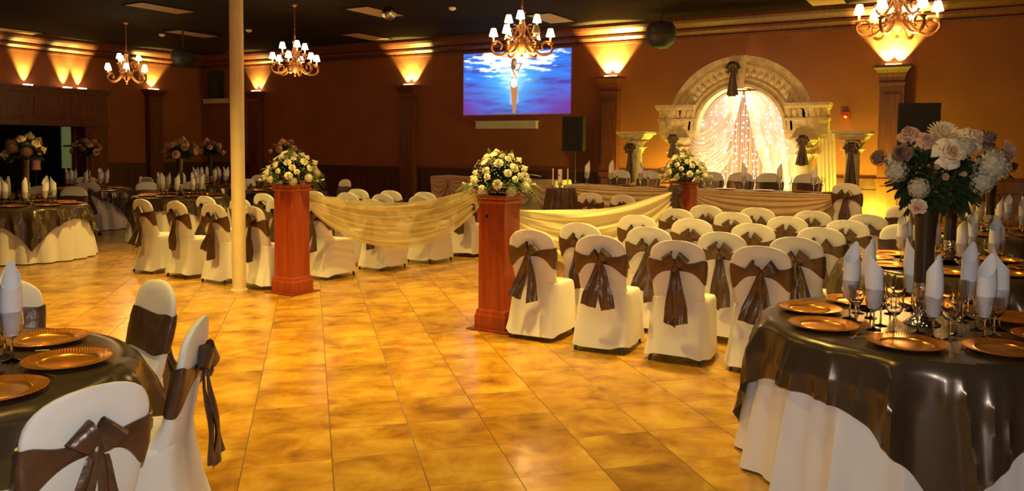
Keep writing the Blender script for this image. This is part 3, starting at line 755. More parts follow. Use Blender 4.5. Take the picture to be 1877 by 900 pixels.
def hydrangea_mesh(R=.06,seed=0):
    b=MB(); rnd=random.Random(seed)
    for i in range(46):
        ph=math.acos(1-1.55*(i+.5)/46); th=i*2.39996
        d=Vector((sin(ph)*cos(th),sin(ph)*sin(th),cos(ph)))*R*rnd.uniform(.9,1.05)
        q=d.to_track_quat('Z','Y').to_matrix().to_4x4(); X=Matrix.Translation(d)@q@Matrix.Rotation(rnd.uniform(0,2),4,'Z')
        for k in range(4):
            a=k*pi/2; s=R*.20
            b.add([(0,0,0),(s*cos(a-.55),s*sin(a-.55),.12*s),(s*1.35*cos(a),s*1.35*sin(a),.3*s),(s*cos(a+.55),s*sin(a+.55),.12*s)],[(0,1,2,3)],X)
    b.lathe([(0,-.5*R),(.6*R,-.3*R),(.82*R,.2*R),(.55*R,.7*R),(0,.85*R)],10,cap0=False,cap1=False)
    return b
def daisy_mesh(R=.03,seed=0):
    b=MB()
    for k in range(11):
        a=2*pi*k/11
        b.grid(lambda u,v:((R*(.15+.85*v))*cos(a)-(u-.5)*.42*R*sin(pi*(.15+.7*v))*sin(a),(R*(.15+.85*v))*sin(a)+(u-.5)*.42*R*sin(pi*(.15+.7*v))*cos(a),.25*R*v),2,3)
    b.lathe([(.22*R,.0),(.2*R,.12*R),(0,.18*R)],8,cap1=False); return b
def bud_mesh(R=.02,seed=0):
    b=MB(); 
    for k in range(3): petal_cup(b,R*.8,R*2.2,2.6,-.05,2*pi*k/3,0)
    return b
def leaf(b, P, d, L, W, rnd, droop=.3):
    d=Vector(d).normalized(); side=d.cross(Vector((0,0,1)));
    side=side.normalized() if side.length>1e-3 else Vector((1,0,0)); up=side.cross(d)
    tw=rnd.uniform(-.6,.6); side=(side*cos(tw)+up*sin(tw))
    def fn(u,v):
        w=W*sin(pi*min(1,.06+.94*v)**.8)*(u-.5)
        return Vector(P)+d*(L*v)+Vector((0,0,-droop*L*v*v))+side*w+up*(abs(u-.5)*W*.35)
    b.grid(fn,2,5)
def frond(b, P, d, L, rnd, droop=.5):
    d=Vector(d).normalized(); side=d.cross(Vector((0,0,1))).normalized()
    n=13
    for i in range(n):
        v=(i+1)/n; C=Vector(P)+d*L*v+Vector((0,0,-droop*L*v*v)); l=L*.28*sin(pi*(.12+.85*(1-v)))
        for s in (-1,1):
            e=C+(side*s+d*.45).normalized()*l+Vector((0,0,-.15*l)); w=d*L*.028
            b.add([C-w,e,C+w],[(0,1,2)])
    b.tube([Vector(P)+d*L*t+Vector((0,0,-droop*L*t*t)) for t in (0,.25,.5,.75,1)],.0015,4)
MESH={}
def flower(kind, R, m, parent, pos, dirv, seed):
    key=(kind,round(R,3),seed%3,m)
    if key not in MESH:
        b={'rose':rose_mesh,'dahlia':dahlia_mesh,'hydrangea':hydrangea_mesh,'daisy':daisy_mesh,'rosebud':bud_mesh}[kind](R,seed%3)
        o=b.build(kind,M[m],parent); MESH[key]=o.data
    else:
        o=bpy.data.objects.new(kind,MESH[key]); COL.objects.link(o); o.parent=parent
    o.location=pos; q=Vector(dirv).to_track_quat('Z','Y'); o.rotation_euler=(q.to_matrix()@Matrix.Rotation(seed*1.3,3,'Z')).to_euler()
    return o
def dome_arrangement(c,z,label,seed,R=.30,H=.40):
    r=empty('flower_arrangement',(c[0],c[1],z)); tag(r,label,'flower arrangement','white flower arrangements on pedestals'); rnd=random.Random(seed)
    MB().lathe([(.09,0),(.12,.02),(.13,.07),(.115,.075),(.0,.06)],20,cap1=False).build('bowl',M['brownvase'],r)
    core=MB()
    for i in range(190):
        th=i*2.39996; ph=math.acos(1-1.0*(i+.5)/190); d=Vector((sin(ph)*cos(th),sin(ph)*sin(th),cos(ph)))
        P=Vector((d.x*R*.45,d.y*R*.45,.05+d.z*H*.42)); leaf(core,P,d+Vector((0,0,rnd.uniform(-.3,.3))),rnd.uniform(.10,.18),rnd.uniform(.03,.05),rnd)
    core.build('foliage',M['leaf'],r)
    f=MB()
    for i in range(26):
        th=i*2.39996; P=(.12*cos(th),.12*sin(th),.06+rnd.uniform(0,.10)); frond(f,P,(cos(th),sin(th),rnd.uniform(-.15,.5)),rnd.uniform(.20,.31),rnd,rnd.uniform(.3,.8))
    for i in range(5):
        th=rnd.uniform(0,6.28); frond(f,(.05*cos(th),.05*sin(th),.25),(cos(th)*.4,sin(th)*.4,1),rnd.uniform(.15,.2),rnd,.1)
    f.build('fern_fronds',M['fern'],r)
    g=MB()
    for i in range(420):
        th=rnd.uniform(0,6.28); ph=math.acos(1-rnd.random()*1.05); k=rnd.uniform(.82,1.06)
        P=(sin(ph)*cos(th)*R*k,sin(ph)*sin(th)*R*k,.04+cos(ph)*H*.92*k); s=.006
        g.add([(P[0]+s,P[1],P[2]),(P[0]-s,P[1],P[2]),(P[0],P[1]+s,P[2]),(P[0],P[1]-s,P[2]),(P[0],P[1],P[2]+s),(P[0],P[1],P[2]-s)],[(0,2,4),(2,1,4),(1,3,4),(3,0,4),(2,0,5),(1,2,5),(3,1,5),(0,3,5)])
    tag(g.build('babys_breath',M['buds'],r,False),kind='stuff')
    n=40
    for i in range(n):
        ph=math.acos(1-1.0*(i+.4)/n); th=i*2.39996+rnd.uniform(-.15,.15); k=rnd.uniform(.88,1.05)
        d=Vector((sin(ph)*cos(th)/R,sin(ph)*sin(th)/R,cos(ph)/H)).normalized()
        pos=(sin(ph)*cos(th)*R*k,sin(ph)*sin(th)*R*k,.03+cos(ph)*H*.9*k)
        t=i%5
        if t in (0,1,3): flower('rose',[.040,.046,.034][i%3],'rose',r,pos,d,i)
        elif t==2: flower('daisy',.046,'rose',r,pos,d,i)
        else: flower('hydrangea',.045,'hydr' if i%2 else 'rose',r,pos,d,i)
    for i in range(7):
        th=i*.9+seed; flower('rosebud',.017,'rose',r,(R*1.12*cos(th),R*1.12*sin(th),.04+.03*(i%3)),(cos(th),sin(th),.1),i)
    return r
# ------------------------------------------------------------------ cherry pedestals
def pedestal(x,y,label,H=1.22,knot=False):
    r=empty('flower_pedestal',(x,y,0)); tag(r,label,'pedestal','cherry wood pedestals')
    MB().box(-.215,.215,-.215,.215,0,.012).build('base_plate',M['cherry_d'],r,False)
    MB().box(-.160,.160,-.160,.160,.012,.13).loft([[(-w,-w,z),(w,-w,z),(w,w,z),(-w,w,z)] for w,z in ((.158,.13),(.150,.15),(.150,.17),(.141,.19),(.138,.19))]).build('plinth',M['cherry'],r,False)
    MB().loft([[(-w,-w,z),(w,-w,z),(w,w,z),(-w,w,z)] for w,z in ((.135,.19),(.135,H-.07))]).build('shaft',M['cherry'],r,False)
    MB().loft([[(-w,-w,z),(w,-w,z),(w,w,z),(-w,w,z)] for w,z in ((.137,H-.075),(.150,H-.06),(.150,H-.045),(.143,H-.04),(.152,H-.025),(.152,H))]).build('cap',M['cherry'],r,False)
    if knot: MB().lathe([(.016,0),(.014,.008),(0,.010)],14,xf=TR(-.05,-.135,H-.19,rx=pi/2)).build('dark_hook',M['black'],r)
    return r
pedestal(-6.60,6.31,'red cherry wood pedestal beside the cream pole carrying white flowers')
pedestal(-3.72,6.07,'red cherry wood pedestal nearest the camera in front of the right chair block',knot=True)
pedestal(-3.36,10.2,'red cherry wood pedestal in front of the head table below the arch')
pedestal(-6.5,10.3,'red cherry wood pedestal at the far end of the left sheer drape')
dome_arrangement((-6.60,6.31),1.22,'domed white rose arrangement on the pedestal beside the cream pole',1,.29,.36)
dome_arrangement((-3.72,6.07),1.22,'domed white rose and daisy arrangement on the pedestal nearest the camera',2,.27,.38)
dome_arrangement((-3.36,10.2),1.22,'domed white rose arrangement in front of the arch above the head table',3,.29,.36)
# ------------------------------------------------------------------ sheer aisle drapes
def aisle_drape(A,B,zA,zB,sagT,sagB,m,label,gath=(.14,.16),nf=4,low=.0,seed=0):
    A=Vector((*A,zA)); B=Vector((*B,zB)); d=(B-A).normalized(); n=Vector((-d.y,d.x,0)).normalized()
    def fn(u,v):
        c=4*u*(1-u)
        zt=A.z+(B.z-A.z)*u-sagT*c; g=gath[0]+(gath[1]-gath[0])*u
        zb=A.z+(B.z-A.z)*u-g-sagB*c**.85
        z=zt+(zb-zt)*(v**1.05)
        fl=sin(v*2*pi*nf+1.2*sin(u*5+seed)+seed)+.25*sin(v*2*pi*nf*2.3+u*6)
        off=.03*fl*(.35+.65*c)*(1-.2*v)+.05*sin(u*7+seed)*v*.6*c+.02*sin(v*pi)
        z+=.012*sin(v*2*pi*nf+u*9)*c
        P=A.lerp(B,u); return (P.x+n.x*off,P.y+n.y*off,z)
    o=MB().grid(fn,90,80).build('aisle_drape',m); return tag(o,label,'drape','aisle drapes between pedestals')
aisle_drape((-6.52,6.46),(-6.42,10.15),1.12,1.12,.20,.66,M['sheer'],'golden sheer fabric swag between the pedestal by the pole and the far one')
aisle_drape((-3.66,6.22),(-3.42,10.03),1.08,1.10,.10,.62,M['sheer2'],'pale yellow fabric swag beside the right chair block',seed=2)
# brown bow tying the right drape to the far pedestal
def bow_thing(name,x,y,z,L,label,cat,group,rz=0,s=1,spread=.06,md='satin'):
    r=empty(name,(x,y,z),rz); tag(r,label,cat,group)
    MB().lathe([(0,-.04),(.03,-.03),(.04,0),(.03,.035),(0,.04)],12,cap0=False,cap1=False,xf=TR(0,-.03,0,s=s)).build('knot',M[md],r)
    for k in range(5):
        a=[.5,2.6,1.57,-.15,3.3][k]; d=Vector((cos(a),0,sin(a))); nv=Vector((0,-1,0)); wv=d.cross(nv); pth=[];wd=[]; Lk=(.13 if k<3 else .10)*s
        for t in range(13):
            q=t/12*2*pi; e=(1-cos(q))/2; pth.append(Vector((0,-.03,0))+d*(Lk*e)+nv*(.05*s*sin(q)*e**.4+.01)); wd.append(wv*(.03+.09*s*e))
        MB().ribbon(pth,wd,.004).build('bow_loop',M[md],r)
    for sx in (-1,1):
        def fn(u,v): 
            return (sx*(.01+spread*u)+(v-.5)*(.05+.12*u)*s, -.035-.02*sin(v*9+sx)*u-.01*u, -.02-L*u+.03*u*sx*(v-.5))
        MB().grid(fn,14,10,.003).build('ribbon_tail',M[md],r)
    return r
bow_thing('drape_bow',-3.40,9.98,1.10,.28,'brown satin bow tying the right drape to the far pedestal','bow','brown decor bows',radians(20),.8)
# hanging tail of the left drape in front of the near pedestal
# ------------------------------------------------------------------ tall centrepieces
def tall_vase(c,label,seed,scheme,Hv=.60,R=.30,n=15,z=.767,off=(0,0)):
    r=empty('tall_centrepiece',(c[0],c[1],z)); tag(r,label,'centrepiece','tall flower centrepieces'); rnd=random.Random(seed)
    MB().lathe([(0,0),(.075,0),(.078,.004),(.05,.02),(.03,.04),(.03,.045)],24,cap0=False).build('glass_foot',M['glass'],r)
    MB().lathe([(.030,.04),(.042,.06),(.044,.18),(.043,.19)],24).build('mirror_mosaic',M['mirror'],r)
    MB().lathe([(.043,.19),(.044,.35),(.048,.5),(.058,Hv),(.054,Hv),(.044,.5)],24,cap1=False).build('vase_body',M['brownvase'],r)
    f=MB(); oz=Hv
    for i in range(120):
        th=i*2.39996; ph=math.acos(1-1.25*(i+.5)/120); d=Vector((sin(ph)*cos(th),sin(ph)*sin(th),cos(ph)))
        P=Vector((off[0]*.6+d.x*R*.35,off[1]*.6+d.y*R*.35,oz+.03+d.z*R*.35)); leaf(f,P,d+Vector((0,0,rnd.uniform(-.2,.4))),rnd.uniform(.09,.16),rnd.uniform(.05,.08),rnd,.25)
    for i in range(26):
        th=rnd.uniform(0,6.28); f.tube([(0,0,oz-.12),(off[0]*.5+.1*cos(th),off[1]*.5+.1*sin(th),oz+.1),(off[0]+R*.8*cos(th),off[1]+R*.8*sin(th),oz+rnd.uniform(.05,.3))],.004,5)
    f.build('foliage',M['leaf'],r)
    for i in range(n):
        kind,rad,mm=scheme[i%len(scheme)]
        ph=math.acos(1-1.15*(i+.35)/n); th=i*2.39996+seed; k=rnd.uniform(.85,1.1)
        d=Vector((sin(ph)*cos(th),sin(ph)*sin(th),cos(ph)+.15)).normalized()
        flower(kind,rad,mm,r,(off[0]+d.x*R*k,off[1]+d.y*R*k,oz+.04+d.z*R*.95*k),d,i+seed)
    return r
S_NEAR=[('rose',.085,'rosec'),('hydrangea',.075,'hydr'),('dahlia',.10,'dahlia'),('rose',.06,'rosec'),('hydrangea',.07,'hydr'),('rosebud',.025,'peach'),('rose',.07,'dkflower')]
S_FAR=[('rose',.075,'peach'),('hydrangea',.06,'dkflower'),('rose',.065,'peach'),('dahlia',.07,'peach')]
S_PALE=[('rose',.08,'hydr'),('hydrangea',.07,'dkflower'),('rose',.065,'rosec')]
# near right table
NR=(3.97,2.10); c=CR(*NR)
e_ang=atan2(*(lambda p:(p[1]-CR(0,0)[1],p[0]-CR(0,0)[0]))(CR(-.33,-.74)))
round_table(c,'near right round table with white cloth under a brown satin overlay','near right table with the tall flowers',e_ang,3,sq=.985)
settings(NR,[10,57,100,146,190,236,278,325],'near right table',True)
# ---- its centrepiece, hand placed blooms
def near_centrepiece(c):
    z=.767; r=empty('tall_centrepiece',(c[0],c[1],z),YAW); tag(r,'tall brown vase with cream roses and dahlia on the near right table','centrepiece','tall flower centrepieces'); rnd=random.Random(5)
    MB().lathe([(0,0),(.085,0),(.088,.005),(.055,.03),(.032,.055),(.032,.06)],28,cap0=False).build('glass_foot',M['mirror'],r)
    MB().lathe([(.033,.05),(.044,.07),(.046,.21),(.045,.215)],28).build('mirror_mosaic',M['mirror'],r)
    MB().lathe([(.045,.215),(.046,.4),(.050,.5),(.062,.60),(.058,.60),(.046,.5)],28,cap1=False).build('vase_body',M['brownvase'],r)
    f=MB()
    # local x = right in the photo, y = away; flower height above the table in metres
    B=[('dahlia',.088,'dahlia',.04,-.06,.955,(0,-.8,.7)),('rose',.082,'rosec',.015,-.15,.87,(-.1,-1,.25)),('rose',.070,'rosec',.16,-.08,.94,(.3,-.8,.5)),
       ('hydrangea',.082,'hydr',.245,-.12,.815,(.4,-1,.1)),('hydrangea',.060,'hydr',.20,-.12,.735,(.3,-1,-.1)),('hydrangea',.05,'hydr',.105,-.13,.90,(.1,-1,.4)),
       ('rose',.060,'peach',-.11,-.02,.955,(-.5,-.5,.8)),('rose',.055,'dkflower',-.155,-.05,.87,(-.8,-.6,.2)),('hydrangea',.052,'hydr',-.18,-.05,.78,(-1,-.5,.1)),
       ('hydrangea',.050,'hydr',-.105,-.12,.70,(-.5,-.9,-.1)),('rose',.045,'rosec',-.10,-.11,.61,(-.6,-.8,-.3)),('rosebud',.022,'peach',-.02,-.17,.76,(-.2,-1,0)),('rosebud',.018,'peach',.06,-.17,.77,(.1,-1,.1)),
       ('rose',.075,'dkflower',.28,.02,.93,(.6,-.5,.6)),('rose',.06,'dkflower',.34,-.02,.85,(.9,-.4,.2)),('dahlia',.06,'peach',.42,.04,.885,(.7,-.7,.3)),('hydrangea',.04,'dkflower',-.235,.03,.845,(-1,-.2,.3)),
       ('rose',.07,'rosec',.05,.12,.90,(0,.6,.8)),('rose',.07,'rosec',-.10,.12,.82,(-.4,.9,.4)),('hydrangea',.07,'hydr',.18,.13,.80,(.5,.9,.2)),('rosebud',.018,'peach',-.05,-.16,.80,(-.3,-1,.2)),('rose',.05,'peach',-.06,-.09,.93,(-.4,-.8,.5))]
    for i,(k,R,m_,x,y,zz,d) in enumerate(B):
        flower(k,R,m_,r,(x,y,zz),d,i)
        f.tube([(0,0,.5),(x*.35,y*.35,.5+(zz-.5)*.5),(x-d[0]*.02,y-d[1]*.02,zz)],.0035,5)
    for i in range(280):
        th=i*2.39996; ph=math.acos(1-1.5*(i+.5)/230); d=Vector((sin(ph)*cos(th),sin(ph)*sin(th),cos(ph)*.85))
        P=Vector((d.x*.16+.045,d.y*.10,.73+d.z*.15)); leaf(f,P,d+Vector((rnd.uniform(-.3,.3),0,rnd.uniform(-.5,.2))),rnd.uniform(.05,.09),rnd.uniform(.05,.075),rnd,.2)
    f.build('foliage',M['leaf'],r); return r
near_centrepiece(c)
# second and third right tables
R2=(6.1,3.42); c2=CR(*R2); round_table(c2,'second round table behind the near right table','second right table behind it',e_ang+.4,5)
settings(R2,[20,65,110,150,195,240,285,330],'second right table',False)
tall_vase(c2,'tall brown vase with dusky flowers on the second right table',3,[('hydrangea',.07,'dkflower'),('rose',.06,'dkflower'),('rose',.06,'peach')],Hv=.62,R=.22,n=11)
R3=(8.6,5.25); c3=CR(*R3); round_table(c3,'third round table at the right edge of the photo','third right table',e_ang,6)
settings(R3,[15,60,105,150,195,240,285,330],'third right table',False)
tall_vase(c3,'tall brown vase on the third right table at the right edge',4,[('rose',.06,'dkflower'),('hydrangea',.06,'dkflower')],Hv=.62,R=.20,n=9)
for k,(f,r_,cc_,lab) in enumerate([(7.3,3.7,R2,'behind the second right table'),(9.7,5.0,R3,'behind the third right table'),(9.6,5.8,R3,'behind the third right table at the right edge')]):
    chair_at(f,r_,CR(*cc_),'ivory covered chair '+lab,'chairs round the right tables',k,0,1.34)
# near left table
NL=(2.96,-2.31); c=CR(*NL); round_table(c,'near left round table with white cloth under a brown satin overlay','near left table',e_ang+.5,4,sq=1.0)
settings(NL,[64,17,-26],'near left table',True)
# far left tables
FT=[((11.3,-7.0),'left edge table',[62,105,150,195,240,285,330,20],1),((13.6,-5.75),'table behind the left chair block',[0,45,90,135,180,225,270,315],2),((15.4,-8.34),'table below the portal',[10,55,100,145,190,235,280,325],3),((17.2,-6.6),'farthest table near the left corner',[20,65,110,155,200,245,290,335],4),((15.4,-4.45),'far table past the pole',[0,45,90,135,180,225,270,315],5)]
for k,(cf,nm,an,sd_) in enumerate(FT):
    cc_=CR(*cf); round_table(cc_,'round table with white cloth, '+nm,nm,.4*k+.35,sd_+6,sq=.95)
    settings(cf,an,nm,False)
    tall_vase(cc_,'tall vase of dusky peach flowers on the '+nm,k+7,S_PALE if k==0 else S_FAR,Hv=.66,R=.27,n=13)
FC=[(12.35,-7.07,0,'far left chair just behind the left edge table, plain band visible'),(12.9,-7.75,0,'far left chair behind the napkins of the left edge table'),
 (14.25,-7.72,2,'chair showing its bow in front of the table below the portal'),(16.4,-8.9,2,'chair on the far side of the table below the portal'),(16.4,-7.9,2,'chair on the right far side of the table below the portal'),
 (14.55,-6.75,1,'chair left behind the table behind the left chair block'),(14.85,-6.05,1,'chair behind the table behind the left chair block'),(14.75,-5.25,1,'chair right behind the table behind the left chair block'),
 (16.9,-7.85,3,'chair left of the farthest corner table'),(18.3,-7.2,3,'chair behind the farthest corner table'),(18.2,-6.1,3,'chair right behind the farthest corner table'),(16.3,-5.55,3,'chair right in front of the farthest corner table'),
 (16.4,-4.9,4,'chair behind the far table past the pole'),(16.2,-3.7,4,'chair right behind the far table past the pole')]
for k,(f,r_,t,lab) in enumerate(FC): chair_at(f,r_,CR(*FT[t][0]),'ivory covered '+lab,'chairs round the far left tables',k,0,1.34)
# dress form in the portal opening
x,y=CR(18.3,-11.1); r=empty('dress_form',(x,y,0),-.8); tag(r,'pale pink headless dress form standing in the dark portal opening','dress form')
MB().loft([[(w*cos(2*pi*j/20),d*sin(2*pi*j/20),z) for j in range(20)] for w,d,z in ((.15,.10,1.03),(.13,.09,1.16),(.16,.11,1.30),(.18,.11,1.42),(.15,.08,1.48),(.06,.05,1.51),(.05,.05,1.56))]).build('torso',M['formc'],r)
MB().tube([(0,0,.02),(0,0,1.05)],.02).build('pole',M['black'],r); MB().lathe([(.16,0),(.15,.02),(.03,.04)],20).build('base',M['black'],r)
# ------------------------------------------------------------------ head table, draped long tables
def long_table(x0,x1,y0,y1,H,zf,name,label,m,swags,seed=0,amp=.02):
    """skirted table with swagged cloth front"""
    r=empty(name,((x0+x1)/2,(y0+y1)/2,zf)); tag(r,label,'table','draped long tables')
    W=(x1-x0)/2; D=(y1-y0)/2
    MB().box(-W,W,-D,D,H-.03,H-.004).build('tabletop',M['wains'],r,False)
    for sx in (-1,1):
        for sy in (-1,1): MB().box(sx*(W-.08)-.02,sx*(W-.08)+.02,sy*(D-.08)-.02,sy*(D-.08)+.02,0,H-.03).build('leg',M['legmetal'],r,False)
    per=[(-W,D),(-W,-D),(W,-D),(W,D)]; L=[2*D,2*W,2*D]; T=sum(L)
    def pt(u):
        s=u*T
        for i in range(3):
            if s<=L[i] or i==2:
                t=min(1,s/L[i]); a,b=per[i],per[i+1]; n=((-1,0),(0,-1),(1,0))[i]
                return a[0]+(b[0]-a[0])*t,a[1]+(b[1]-a[1])*t,n,s
            s-=L[i]
    def fn(u,v):
        x,y,n,s=pt(u)
        if v==0: return (x*.3,y*.3,H+.002)
        if v<.08: return (x,y,H+.002)
        q=(v-.08)/.92; f=.018*sin(u*T*38+seed)+.008*sin(u*T*71)
        o=.008+(.012+f*q+.04*q)
        return (x+n[0]*o,y+n[1]*o,H-(H-.01)*q)
    MB().grid(fn,260,14).build('skirt',m,r)
    n=swags
    for k in range(n):
        a=-W+2*W*k/n; b=-W+2*W*(k+1)/n
        def sw(u,v,a=a,b=b,k=k):
            c=4*u*(1-u); top=H-.005; dep=.04+.44*c**.8*v+.05*v
            fl=sin(v*2*pi*5.5+.6*sin(u*4+k))
            return (a+(b-a)*u,-D-.052-.02*c-amp*(1+fl)*c**.4*(.4+.6*v),top-dep*(.12+.88*v) if v>0 else top)
        MB().grid(sw,40,44).build('swag',m,r)
    return r
long_table(-6.42,-4.15,12.72,13.42,.76,.22,'head_table','left half of the head table with swagged gold ivory cloth',M['swag'],1)
long_table(-4.02,-1.80,12.72,13.42,.76,.22,'head_table','right half of the head table in front of the arch with swagged cloth',M['swag'],1,2)
long_table(-10.45,-9.0,14.15,14.85,.78,.22,'gift_table','pinkish lit draped table behind the left sheer drape',M['swag_tinted'],3,3)
long_table(-8.75,-7.35,14.15,14.85,.76,.22,'gift_table','gold draped table with scalloped swags left of the small brown table',M['swag'],3,4)
# small candle table
cx,cy=-6.25,12.25
r=empty('candle_table',(cx,cy,.22)); tag(r,'small round table with pleated dark brown cloth holding three candles','table')
def ct(u,v):
    a=2*pi*u
    if v<.25: q=v/.25; return (.25*q*cos(a),.25*q*sin(a),.72)
    q=(v-.25)/.75; R=.255+.09*q+.022*sin(a*17)*q**.6+.008*sin(a*29+1)*q; return (R*cos(a),R*sin(a),.72-.70*q)
MB().grid(ct,170,16).build('tablecloth',M['satin'],r)
MB().lathe([(.245,.69),(.245,.716)],32).build('tabletop',M['wains'],r)
MB().lathe([(.2,0),(.18,.02),(.03,.04),(.03,.69)],20).build('pedestal_base',M['legmetal'],r)
for dx,dy,h,rad,lab in ((-.16,0,.34,.014,'thin ivory taper candle left of the pillar candle'),(.13,0,.34,.014,'thin ivory taper candle right of the pillar candle')):
    k=empty('taper_candle',(cx+dx,cy+dy,.942)); tag(k,lab,'candle','candles on the small brown table')
    MB().lathe([(.04,0),(.04,.006),(.012,.015),(.018,.05),(.012,.05)],16).build('holder',M['glass'],k)
    MB().lathe([(rad,.02),(rad*.8,h),(0,h+.01)],12,cap1=False).build('wax',M['cand_w'],k); MB().tube([(0,0,h),(0,0,h+.02)],.0015,5).build('wick',M['black'],k)
k=empty('pillar_candle',(cx-.02,cy,.942)); tag(k,'thick ivory pillar candle with a small emblem on an ornate silver stand','candle','candles on the small brown table')
MB().lathe([(.045,0),(.05,.01),(.02,.02),(.03,.05),(.05,.07),(.02,.09),(.05,.105),(.055,.11)],16).build('stand',M['silver'],k)
MB().lathe([(.038,.11),(.038,.33),(0,.335)],20,cap1=False).build('wax',M['cand_w'],k)
MB().box(-.016,.016,-.041,-.037,.22,.24).build('emblem',M['gold'],k,False); MB().tube([(0,0,.33),(0,0,.35)],.002,5).build('wick',M['black'],k)
# settings along the head table
HT=.22+.765
def xat(px,Y): t=(px-938)/1440; return Y*(-.509+.861*t)/(.861+.509*t)
for i,(px,lab) in enumerate([(1075,'leftmost on the left head table'),(1119,'in front of the wall pillar'),(1174,'between two covered chairs on the left head table'),(1291,'just right of the flower pedestal'),(1363,'in front of the light curtain'),(1428,'right of the light curtain'),(1491,'nearest the right end of the head table')]):
    x=xat(px,12.95); GOB((x,12.95,HT),0,'tall glass holding a napkin '+lab,'glass','glasses on the head table',1.15); NAP((x,12.95,HT+.122),i,'white pointed napkin in a glass '+lab,'napkin','napkins on the head table',1.1)
for i,(px,lab) in enumerate([(1130,'left of the ribbon column'),(1187,'beside the yellow lit wall'),(1303,'right of the flower pedestal'),(1448,'right of the hanging bow'),(1508,'at the right end'),(1172,'below the tied column'),(1384,'in front of the light curtain')]):
    FLU((xat(px,13.0),13.0,HT),0,'empty champagne flute on the head table '+lab,'glass','flutes on the head table',1.1)
for i,(px,lab) in enumerate([(1140,'left of the ribbon column'),(1196,'beside the pedestal flowers'),(1316,'right of the pedestal flowers'),(1386,'in front of the light curtain'),(1452,'right of the light curtain'),(1508,'at the right end')]):
    x=xat(px,12.98); o=MB().lathe([(0,0),(.1,0),(.16,.014),(.155,.018),(.1,.006),(0,.006)],28,cap0=False,cap1=False).build('charger_plate',M['gold'],loc=(x+.14,12.93,HT)) if i==0 else None
    if i==0: CP=o
    else: o=CP.copy(); COL.objects.link(o); o.location=(x+.14,12.93,HT)
    tag(o,'dark gold charger plate on the head table '+lab,'plate','plates on the head table')
# ------------------------------------------------------------------ plaster arch
AX,AY=-4.03,15.6; ZS=2.02
r=empty('wedding_arch',(AX,AY,.22)); tag(r,'carved stone coloured arch with moulded rim framing the light curtain','arch')
z0=-.22
b=MB(); N=56
def ringsec(rin,rout,yf,yb):
    rr=[]
    for i in range(N+1):
        a=pi*i/N; rr.append([(q*cos(a),y,ZS+z0+q*sin(a)) for q,y in ((rin,yb),(rin,yf),(rout,yf),(rout,yb))])
    return rr
b.loft(ringsec(.84,1.40,-.12,.16)); b.build('arch_ring',M['stone'],r,False)
b=MB(); b.loft(ringsec(1.34,1.44,-.17,-.10)); b.loft(ringsec(1.22,1.27,-.15,-.10)); b.loft(ringsec(.84,.90,-.155,-.10)); b.loft(ringsec(.97,1.01,-.14,-.10))
b.build('arch_moulding',M['stone'],r,False)
b=MB()
for i in range(27):
    a=pi*(i+.5)/27; X=TR(1.115*cos(a),-.12,ZS+z0+1.115*sin(a),ry=-a+pi/2)
    b.loft([[( .045*cos(t),-.0,.065*sin(t)) for t in [2*pi*k/8 for k in range(8)]],[( .03*cos(t),-.028,.05*sin(t)) for t in [2*pi*k/8 for k in range(8)]],[( .01*cos(t),-.035,.02*sin(t)) for t in [2*pi*k/8 for k in range(8)]]],xf=X)
b.build('carved_rosettes',M['stone'],r)
b=MB(); b.loft([[(-w,-.19,z),(w,-.19,z),(w,.1,z),(-w,.1,z)] for w,z in ((.09,ZS+z0+.80),(.14,ZS+z0+1.38),(.18,ZS+z0+1.40),(.17,ZS+z0+1.44))]); b.build('keystone',M['stone'],r,False)
def column(cx,cy,parent,H,rad,capw,name='column'):
    o=MB().lathe([(rad*1.3,0),(rad*1.3,.06),(rad*1.15,.09),(rad*1.2,.12),(rad,.15),(rad*.92,H-.42)],28,xf=TR(cx,cy)).build(name,M['stone'],parent)
    g=MB()
    for i in range(2):
        for k in range(10):
            a=2*pi*(k+.5*i)/10; zb=H-.42+i*.11
            def fn(u,v,a=a,zb=zb):
                q=rad*(.95+.75*v**2)+.02*v; w_=.30*sin(pi*(.3+.6*v)); z=zb+.17*v-.05*max(0,v-.7)*3
                return (cx+q*cos(a+(u-.5)*w_*2.4),cy+q*sin(a+(u-.5)*w_*2.4),z)
            g.grid(fn,4,5,.012)
    g.lathe([(rad*.9,H-.42),(rad*.95,H-.14)],20,xf=TR(cx,cy))
    g.build('capital_leaves',M['stone'],o)
    c=MB(); c.loft([[(cx-w,cy-w,z),(cx+w,cy-w,z),(cx+w,cy+w,z),(cx-w,cy+w,z)] for w,z in ((capw*.62,H-.15),(capw*.80,H-.10),(capw*.85,H-.06),(capw*.98,H-.05),(capw,H-.02),(capw,H))]); c.build('abacus',M['stone'],o,False)
    return o
for sx in (-1,1):
    c=MB(); x0,x1=sorted((sx*.86,sx*1.62))
    for (a,bb,yf,z1,z2) in ((x0,x1,-.14,1.94,2.20),(x0-.02,x1+.02,-.18,2.20,2.25),(x0,x1,-.15,2.25,2.42),(x0-.03,x1+.03,-.22,2.42,2.47),(x0-.05,x1+.05,-.26,2.47,2.53),(x0+.02,x1-.02,-.12,1.86,1.94)):
        if z1>2.2 and True: a,bb=(max(a,x0),bb) if sx>0 else (a,min(bb,x1))
        c.box(a,bb,yf,.16,z1+z0,z2+z0)
    for k in range(7):
        xx=x0+.06+k*.105; c.box(xx,xx+.05,-.175,-.14,2.27+z0,2.40+z0)
    c.build('entablature',M['stone'],r,False)
    column(sx*1.24,.0,r,1.66,.15,.26)
for x,lab in ((-5.90,'short stone coloured column left of the arch in front of the wall pillar'),(-1.88,'short stone coloured column right of the arch')):
    k=empty('plaster_column',(x,14.85,.22)); tag(k,lab,'column','free standing plaster columns'); column(0,0,k,1.76,.13,.31,'shaft')
